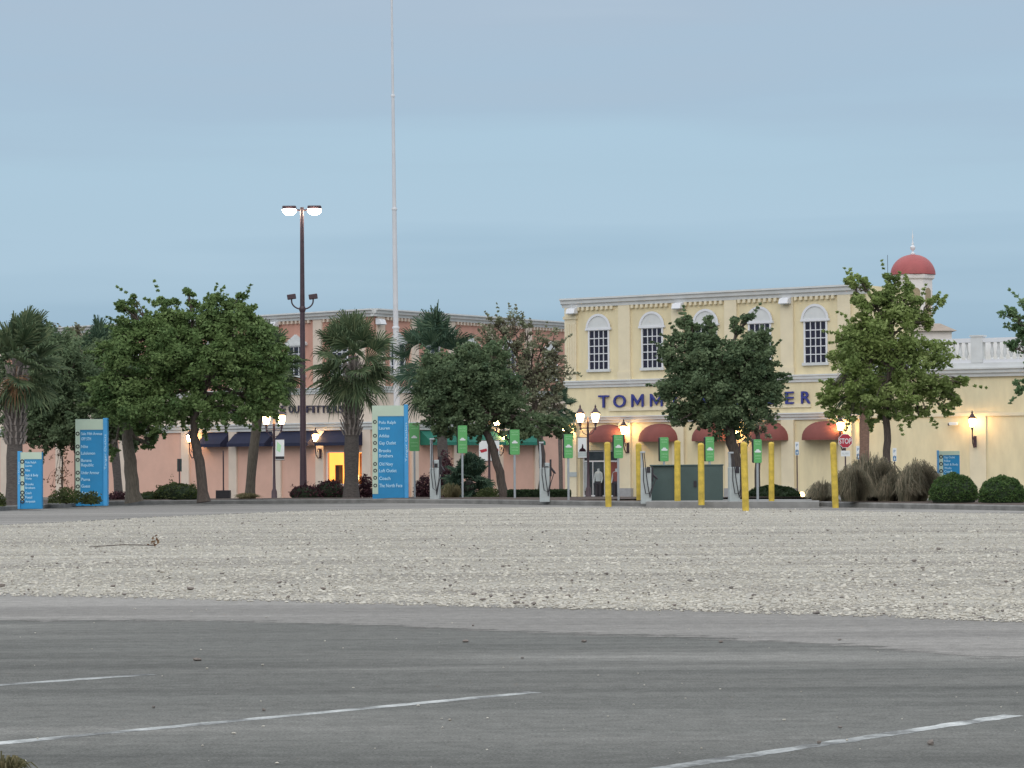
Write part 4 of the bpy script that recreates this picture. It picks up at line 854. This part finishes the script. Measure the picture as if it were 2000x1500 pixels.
pylon(36, 83, 882, 987, 'smallest blue directory sign, beside the far left palm trunk',
      [(903, 'Polo Ralph', 21, 4.5), (909.5, 'Lauren', 13, 4.5), (918.5, 'Nike', 9, 4.5), (928, 'Bath & Body', 25, 5), (934.5, 'Works', 12, 4.5), (945.5, 'Brooks', 16, 4.5), (952.5, 'Brothers', 19, 4.5), (962.5, 'Coach', 12, 5), (971, 'Fossil', 13, 5), (979, 'Aeropostale', 19, 4.5)],
      (901.5, 918, 926, 944, 962, 971, 979), col_side='l', mint_top=15, D=80.5, colw=5.5, strip=7.5)
pylon(1832, 1874, 880, 972, 'blue directory sign before the right yellow wall, rising behind round bushes',
      [(893, 'Gap Outlet', 21, 4.5), (900, 'Nike', 12, 4.5), (907, 'Bath & Body', 27, 4.5), (914, 'Works', 14, 4.5), (920.5, 'Coach', 16, 4.5), (928, 'Loft', 12, 4.5)], (892, 906, 920), col_side='l', mint_top=9, D=88, colw=1.5, strip=8, vert=False)

# ------------------------------------------------------------------ CHARGING BAY SIGNS AND CHARGERS
def ev_sign(px, top, pb, bot, label, w_=20, rz=0, D=None):
    D = D or 1.27 * FPX / (bot - (895 + .007 * (1000 - px))); s = D / FPX; b = at(px, bot, D); H = at(px, top, D).z - b.z; hp = (pb - top) * s; W = w_ * s
    t = thing('charging_bay_sign', (b.x, b.y, b.z), label, 'charging sign', 'green charging bay signs', rz)
    MB().box(-.03, .03, -.02, .02, -.2, H - hp + .1).build('post', 'steel', t, bevel=.004)
    r = .035; pts = []
    for cx, cz, a0 in ((W / 2 - r, H - r, 0), (-W / 2 + r, H - r, 90), (-W / 2 + r, H - hp + r, 180), (W / 2 - r, H - hp + r, 270)):
        for q in range(5): a = R(a0 + q * 22.5); pts.append((cx + r * math.cos(a), cz + r * math.sin(a)))
    p = MB().prism(pts, -.035, -.022).build('panel', 'ev_green', t)
    MB().prism([(x * .98, z_) for x, z_ in pts], -.0215, .10).build('panel_back', 'black', t)
    cz = H - hp * .50
    MB().prism([(-.09, cz - .04), (.09, cz - .04), (.10, cz), (.055, cz + .012), (.03, cz + .05), (-.035, cz + .05), (-.06, cz + .012), (-.1, cz)], -.041, -.0355).build('car_symbol', 'sign_white', p)
    text_part('ELECTRIC', 0, H - hp * .10, .035, -.036, 'ev_text', p, 'lettering', wfit=W * .72, ext=.003); text_part('VEHICLE', 0, H - hp * .2, .035, -.036, 'ev_text', p, 'lettering', wfit=W * .66, ext=.003)
    text_part('CHARGING', 0, H - hp * .70, .035, -.036, 'ev_text', p, 'lettering', wfit=W * .72, ext=.003); text_part('STATION', 0, H - hp * .82, .035, -.036, 'ev_text', p, 'lettering', wfit=W * .62, ext=.003)
for px, top, pb, bot, lb, w_ in ((810, 826, 881, 971, 'green charging bay sign right against the tallest blue sign', 20), (903.5, 831, 885, 972, 'green charging bay sign before the dark low palm', 19), (1005.5, 839, 888, 974, 'green charging bay sign right of the leaning tree trunk', 20), (1110.5, 848, 895, 977, 'green charging bay sign at the seam of pink and yellow walls', 18),
                             (1208, 849, 895, 977, 'green charging bay sign right before the glazed entrance', 19), (1297.5, 854, 901, 979, 'green charging bay sign behind the left half of the green cabinet', 18), (1386.5, 853, 901, 979, 'green charging bay sign behind the right half of the green cabinet', 18), (1480, 858, 904, 980, 'green charging bay sign between two yellow bollards, furthest right', 17)):
    ev_sign(px, top, pb, bot, lb, w_, rz=R(20 if px > 850 else -4))
def charger(px, top, bot, label, rz=0):
    D = 1.27 * FPX / (bot - (895 + .007 * (1000 - px))); b = at(px, bot, D); H = at(px, top, D).z - b.z
    t = thing('car_charger', (b.x, b.y, b.z), label, 'car charger', 'electric car chargers in the kerbside bed', rz)
    MB().box(-.15, .15, -.1, .12, -.05, .98).build('pedestal', 'lightgrey', t, bevel=.02)
    MB().box(-.02, .15, -.105, .11, .981, H * .66).build('head', 'lightgrey', t, bevel=.02)
    MB().box(.02, .12, -.125, -.106, 1.0, H * .60).build('screen', 'black', t)
    MB().box(-.15, -.08, -.04, .04, .981, H).box(-.16, -.02, -.06, .05, H + .001, H + .05).build('cable_mast', 'steel', t, bevel=.008)
    MB().box(.152, .21, -.05, .06, H * .42, H * .72).build('holster', 'black', t, bevel=.01)
    MB().tube([(.18, 0, H * .58), (.28, -.03, H * .5), (.33, -.03, H * .47)], [.03, .035, .02]).build('connector', 'black', t, smooth=True)
    for sg in (0, 1):
        x0 = -.1 + .05 * sg
        MB().tube([(x0, -.08, H), (x0 + .03, -.14, H * .75), (x0 + .02 + .05 * sg, -.17, H * .45), (x0 + .08 + .05 * sg, -.17, H * .18), (.10, -.17, .25 - .12 * sg), (.16 + .02 * sg, -.15, H * .3), (.18 + .1 * sg, -.06, H * .48)], .013, 6).build('cable', 'black', t, smooth=True)
charger(850, 859, 974.5, 'grey car charger just right of the tallest blue sign', R(-15)); charger(1064, 866, 977.5, 'grey car charger before the dark clipped hedge'); charger(1262, 885, 981, 'grey car charger at the left end of the green cabinet'); charger(1434, 886, 981, 'grey car charger before the dark oak trunk', R(10))

# bollards
for i, (px, top, bot, lb) in enumerate(((1188.5, 863, 990, 'yellow bollard furthest left, before the glazed entrance'), (1249, 865, 986.5, 'yellow bollard standing left of the green cabinet'), (1323.5, 860, 990, 'yellow bollard standing in front of the green cabinet'), (1370, 865, 983, 'yellow bollard mostly hidden behind the green cabinet'),
                                    (1456.5, 863, 998, 'nearest yellow bollard, right of the green cabinet and a charger'), (1507, 863, 981, 'yellow bollard right of the furthest right green sign, before the hedge'), (1632, 863, 992, 'yellow bollard furthest right, beside the ornamental grass'))):
    onb = px in (1370, 1507); D = (CAMZ - (.13 if onb else 0.0)) * FPX / (bot - (895 + .007 * (1000 - px))); b = at(px, bot, D); H = at(px, top, D).z - b.z; r = (.088 if i != 5 else .08)
    t = thing('bollard', (b.x, b.y, b.z), lb, 'bollard', 'yellow bollards around the cabinet'); t.rotation_euler = (0, R((-.6, -.4, .2, 0, -1.1, .3, -1.6)[i]), 0)
    MB().cyl((0, 0, -.05), (0, 0, H - r * .8), r, r, 18).build('sleeve', 'bollard', t, smooth=True)
    MB().lathe([(r * 1.03, H - r * .8), (r * .98, H - r * .5), (r * .7, H - r * .15), (.01, H)], n=18).build('cap', 'bollard', t, smooth=True)
# transformer cabinet
D = 81.0; b = at(1342, 985.5, D); W = 140 * D / FPX; H = at(1342, 908, D).z - b.z; t = thing('transformer_cabinet', (b.x, b.y, b.z), 'big dark green utility cabinet on its concrete pad among yellow bollards', 'utility cabinet', rz=R(-5))
w2 = W / 2; MB().box(-w2, -w2 + W * .345, -.42, .55, 0, H - .03).build('cabinet_body', 'transformer', t, bevel=.015)
MB().box(-w2 + W * .35, w2, -.5, .55, 0, H - .03).build('cabinet_body', 'transformer', t, bevel=.015)
MB().box(-w2 - .02, w2 + .02, -.52, .58, H - .029, H + .01).build('lid', 'transformer', t, bevel=.01)
MB().box(-w2 + W * .68, -w2 + W * .69, -.512, -.501, .05, H - .06).box(-w2 + W * .60, -w2 + W * .64, -.53, -.502, H * .45, H * .6).build('door_seam_and_handle', 'black', t)
# traffic signs
def post_sign(name, px, top, bot, D, label, cat, builder, post='pole_brown', pr=.025, z0=None):
    b = at(px, bot, D); zb_ = gz(D) if z0 is None else z0; t = thing(name, (b.x, b.y, zb_), label, cat); H = at(px, top, D).z - zb_
    MB().box(-pr, pr, -pr, pr, -.1, H).build('post', post, t); builder(t, H, D / FPX); return t
def stop(t, H, s):
    r = 14.6 * s; cz = H - r * .97; oc = lambda q: [(q * math.cos(R(22.5 + 45 * i)), cz + q * math.sin(R(22.5 + 45 * i))) for i in range(8)]
    p = MB().prism(oc(r), -.05, -.04).build('panel', 'sign_white', t); MB().prism(oc(r * .93), -.055, -.0505).build('red_face', 'stop_red', p)
    text_part('STOP', 0, cz, r * .72, -.056, 'sign_white', p, 'lettering', wfit=r * 1.62, ext=.004, off=.015)
    MB().box(-9 * s, 9 * s, -.05, -.04, H - 2 * r - 15 * s, H - 2 * r - 4 * s).build('plate', 'sign_white', t)
    text_part('ALL WAY', 0, H - 2 * r - 9.5 * s, 4 * s, -.051, 'lightgrey', t, 'lettering', wfit=13 * s, ext=.003)
post_sign('stop_sign', 1652, 847, 985, 112, 'red octagonal STOP sign with a small white plate below', 'stop sign', stop)
def hc(t, H, s):
    p = MB().box(-3.8 * s, 3.8 * s, -.05, -.035, H - 26 * s, H - 15 * s).build('panel', 'sign_white', t); MB().box(-3 * s, 3 * s, -.054, -.0505, H - 25 * s, H - 16 * s).build('blue_square', 'hc_blue', p)
    q = MB().box(-3.8 * s, 3.8 * s, -.05, -.035, H - 14.5 * s, H).build('panel', 'sign_white', t); text_part('P', 0, H - 6.5 * s, 6 * s, -.051, 'hc_blue', q, 'lettering', ext=.003)
    n = 10; MB().prism([(1.6 * s * math.cos(2 * PI * i / n), H - 21.5 * s + 1.6 * s * math.sin(2 * PI * i / n)) for i in range(n)], -.058, -.0545).box(-.5 * s, .5 * s, -.058, -.0545, H - 19.8 * s, H - 17.5 * s).build('wheelchair_symbol', 'sign_white', p)
post_sign('parking_sign', 1557.5, 863, 985, 118, 'small blue and white parking sign on a dark post right of the bollards', 'parking sign', hc)
post_sign('parking_sign', 1677, 871, 985, 118, 'small pale parking sign partly behind the reddish palm trunk', 'parking sign', hc)
post_sign('parking_sign', 1748, 875, 985, 118, 'small blue and white parking sign right of the bright oak trunk', 'parking sign', hc)
def back(t, H, s): MB().box(-4.5 * s, 4.5 * s, .03, .04, H - 25 * s, H).build('panel', 'transformer', t)
post_sign('parking_sign', 350.5, 896, 975, 105, 'dark green back of a small sign before the pink wall', 'parking sign', back, pr=.02)
post_sign('sign_post', 436.5, 880, 975, 105, 'thin brown post with a square box at its foot by the pink wall', 'post', lambda t, H, s: MB().box(-14 * s, 14 * s, -.2, .2, -.1, .5).build('box', 'black', t), pr=.025)
# small wall camera and ground spotlight
s_, z_ = WF.sz(1868, 828, .15); p = WF.a + WF.u * s_; t = thing('security_camera', (p.x, p.y, ZB + z_), 'small white security camera on the right yellow wall', 'security camera', None, WF.ang)
MB().box(-.3, .1, -.36, -.2, -.06, .08).build('housing', 'sign_white', t, bevel=.02); MB().cyl((-.3, -.28, -.02), (-.36, -.28, -.03), .06).build('lens', 'black', t); MB().cyl((0, -.2, 0), (0, .05, .02), .03).build('mount', 'sign_white', t)
b = at(1566, 972, 110); t = thing('ground_spotlight', (b.x, b.y, b.z - .15), 'small lit spotlight low in the bed by the hedge', 'spotlight')
MB().cyl((0, 0, 0), (0, 0, .18), .03).build('stake', 'black', t); MB().cyl((0, .12, .25), (0, -.08, .27), .09, .12).build('housing', 'black', t); MB().cyl((0, -.081, .27), (0, -.1, .27), .11).build('lens', 'spot', t)

# ------------------------------------------------------------------ TREES
palm('palm_tree', 'weathered palm at the left edge with bristly boots on its trunk', 27, 984, 83, 35, 700, 100, .235, 868, m='frond', nf=44, dead=2, elmin=-20, boot_l=.27, wind=.22, droop=.7)
palm('palm_tree', 'stout cabbage palm in the centre left, right of the tall light pole', 686, 968, 95, 690, 695, 92, .25, 850, nf=44, dead=1, m='frond', elmin=-58, droop=1.0, boot_l=.34)
palm('palm_tree', 'palm whose fronds rise above the middle tree, left of the yellow building', 868, 966, 108, 852, 690, 92, .2, 760, nf=42, dead=2, m='frond_blue')
palm('palm_tree', 'palm half hidden behind the right side of the big oak', 488, 968, 97, 522, 705, 78, .17, 800, nf=38, dead=1, m='frond', bark='bark_light')
palm('palm_tree', 'palm behind the left side of the big oak crown', 232, 968, 104, 196, 705, 84, .16, 800, nf=40, dead=2, m='frond_blue')
palm('palm_tree', 'palm trunk with reddish bark behind the grass and bright oak', 1688, 976, 96, 1690, 720, 70, .17, 999, nf=26, dead=0, m='frond', bark='red_bark', elmin=-30)
palm('sago_palm', 'dark low palm with drooping fronds behind the kerb signs', 915, 968, 98, 916, 935, 52, .16, 999, nf=42, dead=0, m='frond_blue', cat='sago palm', elmin=-20, droop=.9)
palm('palm_tree', 'young palm fronds against the wall left of the yellow building', 1096, 970, 140, 1092, 790, 42, .1, 999, nf=18, dead=0, m='frond_blue', elmin=-10)

tree('oak_tree', 'dark broad tree behind the two left blue signs', 160, 94, 975, [(162, 972), (158, 900), (146, 862), (130, 830)],
     [(120, 720, 72, 62), (85, 790, 68, 58), (160, 800, 72, 60), (215, 820, 45, 45, 1), (60, 830, 60, 40, -.5), (120, 840, 95, 38), (100, 680, 50, 40, 1), (175, 700, 40, 55, 1.5), (250, 850, 50, 30, 1.5), (20, 780, 40, 60, 1), (60, 700, 50, 50, 1), (230, 740, 40, 50, 2), (185, 760, 50, 50, 1), (5, 700, 30, 50, 2)], 'oak_dark', dens=.85, trunk_r=.14)
tree('oak_tree', 'slender young tree left of the big oak, sparse pinkish top', 150, 99, 972, [(150, 970), (150, 800), (150, 700)], [(140, 660, 28, 26), (155, 645, 12, 14), (130, 700, 40, 30), (100, 660, 25, 25)], 'mixed', dens=.8, trunk_r=.07, lf=.4)
tree('oak_tree', 'biggest oak, wide green crown, between left blue signs and tall pole', 390, 88, 973, [(398, 971), (388, 900), (378, 850), (382, 800), (386, 740)],
     [(385, 690, 100, 90), (290, 700, 95, 80), (240, 770, 60, 50), (300, 800, 85, 38, -.3), (480, 700, 78, 75), (420, 800, 95, 34), (516, 768, 42, 44), (520, 797, 32, 16), (350, 640, 60, 42), (430, 622, 60, 42), (270, 640, 52, 35), (245, 603, 20, 14), (330, 598, 30, 22), (370, 575, 10, 12), (375, 592, 14, 10), (425, 592, 26, 22), (467, 598, 26, 24), (485, 614, 16, 12), (260, 590, 10, 12), (225, 690, 35, 50), (540, 700, 28, 45), (205, 770, 28, 40), (500, 650, 30, 30)], 'oak', dens=1.1, trunk_r=.17, trunk_m='bark')
tree('oak_tree', 'thick pale oak trunk standing just right of the second blue sign', 256, 89, 976, [(262, 974), (255, 900), (247, 850), (250, 790)],
     [(250, 800, 45, 38, .5), (230, 830, 42, 30, .8), (285, 840, 24, 26, .6), (215, 880, 14, 16, 1), (290, 870, 18, 20, .8)], 'oak', dens=.8, trunk_r=.23, trunk_m='bark_light')
tree('oak_tree', 'dark leaning oak in the middle, left of the glowing double lamp', 985, 93, 970, [(988, 969), (972, 905), (956, 858), (938, 815), (925, 780)],
     [(910, 740, 85, 50), (870, 775, 66, 48), (960, 760, 60, 50), (900, 815, 78, 36), (850, 730, 42, 40), (940, 700, 55, 34), (985, 790, 40, 40), (1040, 832, 45, 28), (1085, 835, 34, 24), (1000, 835, 40, 20)], 'oak_dark', dens=1.15, trunk_r=.155)
tree('small_tree', 'thin tree with reddish and pale leaves beside the yellow building', 1058, 104, 972, [(1058, 972), (1060, 900), (1055, 850), (1045, 790), (1035, 720)],
     [(1045, 735, 50, 42), (1083, 722, 30, 40), (1090, 665, 14, 26), (1000, 640, 26, 30), (945, 650, 20, 26), (955, 690, 26, 30), (1090, 800, 18, 24), (1040, 810, 40, 24), (1075, 720, 32, 34), (1000, 720, 40, 44), (1040, 680, 42, 26), (975, 665, 32, 40), (968, 632, 22, 18), (1030, 645, 14, 24), (1062, 665, 18, 24), (1060, 780, 40, 28), (1010, 780, 36, 30), (1085, 760, 20, 22), (1000, 672, 20, 20), (1085, 690, 14, 20)], 'mixed', dens=.75, trunk_r=.14, cl=.34, leaf=.08, lf=.42)
tree('oak_tree', 'dense dark oak with slanting trunk before the yellow building', 1440, 88, 978, [(1446, 977), (1438, 905), (1425, 850), (1412, 800), (1405, 740)],
     [(1400, 745, 92, 70), (1450, 700, 66, 46), (1350, 700, 56, 50), (1490, 760, 45, 58), (1325, 760, 42, 55), (1420, 810, 80, 40), (1345, 810, 40, 26), (1340, 645, 30, 28), (1335, 622, 12, 14), (1400, 655, 24, 28), (1440, 632, 24, 18), (1460, 620, 14, 8), (1385, 625, 12, 10), (1500, 700, 26, 30), (1305, 700, 22, 22), (1480, 660, 28, 26), (1310, 660, 16, 18), (1515, 740, 20, 20), (1290, 690, 12, 8), (1370, 670, 34, 34)], 'oak_dark', dens=1.05, trunk_r=.2, trunk_m='bark')
tree('small_tree', 'thin brown trunk with sparse leaves behind the furthest right green charging sign', 1480, 97, 974, [(1481, 974), (1480, 900), (1479, 850), (1476, 810)], [(1470, 825, 30, 24), (1500, 815, 22, 22), (1455, 850, 18, 14), (1490, 845, 20, 14)], 'mixed', dens=.7, trunk_r=.11, lf=.35)
tree('oak_tree', 'bright green oak before the right end of the yellow building', 1733, 84, 972, [(1736, 971), (1733, 880), (1731, 800), (1740, 720), (1735, 640)],
     [(1735, 640, 78, 54), (1690, 700, 66, 46), (1790, 700, 66, 50), (1740, 760, 96, 42), (1645, 770, 46, 34), (1830, 755, 46, 36), (1700, 590, 42, 32), (1765, 585, 50, 38), (1680, 550, 24, 18), (1652, 548, 14, 8), (1740, 552, 22, 18), (1822, 590, 20, 13), (1800, 620, 32, 22), (1720, 805, 66, 24), (1650, 805, 34, 16), (1795, 810, 30, 16), (1872, 750, 24, 18), (1855, 780, 26, 18), (1640, 660, 22, 18), (1620, 770, 22, 18), (1845, 800, 16, 10), (1680, 640, 34, 30)], 'oak_bright', dens=.85, trunk_r=.13, trunk_m='bark')
tree('oak_tree', 'pale green tree reaching in at the right edge of the picture', 2075, 80, 985, [(2075, 985), (2075, 850), (2070, 700)],
     [(2050, 640, 70, 70), (1990, 625, 24, 26), (1970, 612, 16, 12), (2000, 590, 18, 18), (1995, 665, 22, 20), (2060, 740, 60, 50), (1998, 745, 16, 10), (1988, 762, 8, 10), (1978, 678, 8, 9), (2070, 570, 50, 35)], 'pale_leaf', dens=.8, trunk_r=.14, lf=.7)
tree('sapling', 'bare thin sapling with rusty leaves between the two left blue signs', 122, 100, 972, [(124, 971), (121, 900), (119, 865)], [(108, 925, 20, 26), (130, 915, 18, 22), (112, 895, 16, 16), (125, 945, 18, 12)], 'brown_leaf', dens=.6, trunk_r=.035, leaf=.06, lf=.16, cl=.42, cat='sapling')

# ------------------------------------------------------------------ LOW PLANTING
shrub('round_bush', 'rounded clipped bush in front of the right blue sign', 1863, 977, 74.5, 94, 52, 'box', leaf=.045, n=7000, cat='bush', group=None)
shrub('round_bush', 'rounded clipped bush at the right edge of the picture', 1958, 980, 73.5, 92, 50, 'box', leaf=.045, n=7000, cat='bush')
for i, (px, rb, D_, w_, h_, ln, lb) in enumerate(((1696, 978, 78, 104, 88, .16, 'large brown ornamental grass beside the furthest right bollard'), (1668, 979, 76.5, 66, 68, -.10, 'lower dark grass clump in front of the large brown one'), (1738, 979, 77.5, 60, 52, .12, 'grass clump around the foot of the bright oak trunk'), (1782, 979, 77, 74, 78, .34, 'windblown grass clump right of the bright oak trunk'))):
    grass('ornamental_grass', lb, px, rb, D_, w_, h_, 'grass', n=2700, lean=ln)
grass('ornamental_grass', 'short dry grass tuft at the edge by the small lit spotlight', 1605, 980, 79, 50, 40, 'grass', n=1100, core=False)
shrub('hedge', 'dark clipped hedge left of the yellow building corner', 1053, 978, 92, 116, 21, 'hedge', leaf=.05, n=7000, boxy=True, dep=.5, cat='hedge')
shrub('hedge', 'dark low hedge behind the bollards right of the oak trunk', 1510, 979, 90, 108, 31, 'hedge', leaf=.05, n=7000, boxy=False, dep=.7, cat='hedge')
shrub('low_shrub', 'low green mound of shrubs left of the big oak trunk', 345, 974, 93, 90, 30, 'shrub', leaf=.06, n=2600, spiky=14)
shrub('low_shrub', 'small green shrub between the pale trunk and the mound', 292, 977, 93, 52, 16, 'shrub', leaf=.05, n=1000)
shrub('low_shrub', 'green shrub clump between the two left blue signs', 130, 982, 84, 76, 30, 'shrub', leaf=.05, n=1700, spiky=10, core=False)
shrub('low_shrub', 'ragged shrub at the foot of the second blue sign', 178, 984, 84, 40, 26, 'shrub', leaf=.05, n=800, core=False, spiky=6)
shrub('low_shrub', 'green tuft at the far left edge below the palm', -2, 988, 80, 30, 26, 'shrub', leaf=.05, n=700, core=False)
shrub('low_shrub', 'dark shrub patch behind the pale oak trunk', 232, 978, 92, 50, 20, 'purple', leaf=.05, n=800, core=False)
shrub('purple_shrub', 'purple leaved shrub under the tall light pole', 596, 970, 96, 60, 22, 'purple', leaf=.055, n=1300, spiky=10, cat='shrub')
shrub('purple_shrub', 'purple leaved shrub left of the stout palm trunk', 645, 970, 97, 62, 32, 'purple', leaf=.055, n=1700, spiky=14)
shrub('purple_shrub', 'purple leaved shrub between the stout palm and tallest sign', 714, 970, 96, 38, 44, 'purple', leaf=.055, n=1300, core=False, spiky=22)
shrub('purple_shrub', 'purple leaved shrub behind the first green charging sign', 828, 973, 101, 44, 46, 'purple', leaf=.06, n=1500, core=False, spiky=12)
shrub('purple_shrub', 'tall dusky red shrub left of the dark low palm', 868, 971, 104, 50, 92, 'purple', leaf=.07, n=1900, core=False, spiky=12)
shrub('low_shrub', 'low shrub under the leaning oak trunk', 955, 972, 96, 60, 20, 'shrub', leaf=.05, n=1000, core=False)
grass('ornamental_grass', 'pale spiky grass tuft left of the second green sign', 882, 973, 92, 38, 30, 'drygrass', n=500, core=False)
grass('ornamental_grass', 'thin straw grass beside the palm trunk behind the big oak', 483, 974, 93, 44, 12, 'drygrass', n=500, core=False)
b = onz(8, 1500); t = grass('weed_tuft', 'small brownish weed tuft on the asphalt at lower left', 4, 1508, 12.6, 90, 44, 'drygrass', n=160, cat='weed', core=False, zb=0.0)
b = onz(300, 1068, .01); t = thing('dry_twig', (b.x, b.y, .015), 'small dry brown twig lying on the gravel', 'twig'); MB().tube([(-1.05, 0, 0), (-.5, .1, .03), (0, 0, .02), (.05, .02, .14)], [.006, .008, .008, .005], 5).build('stem', 'bark', t)
quads('dead_leaves', leaves(NP.normal(size=(12, 3)) * [.06, .06, .04] + [0, 0, .08], .06), 'brown_leaf', t)
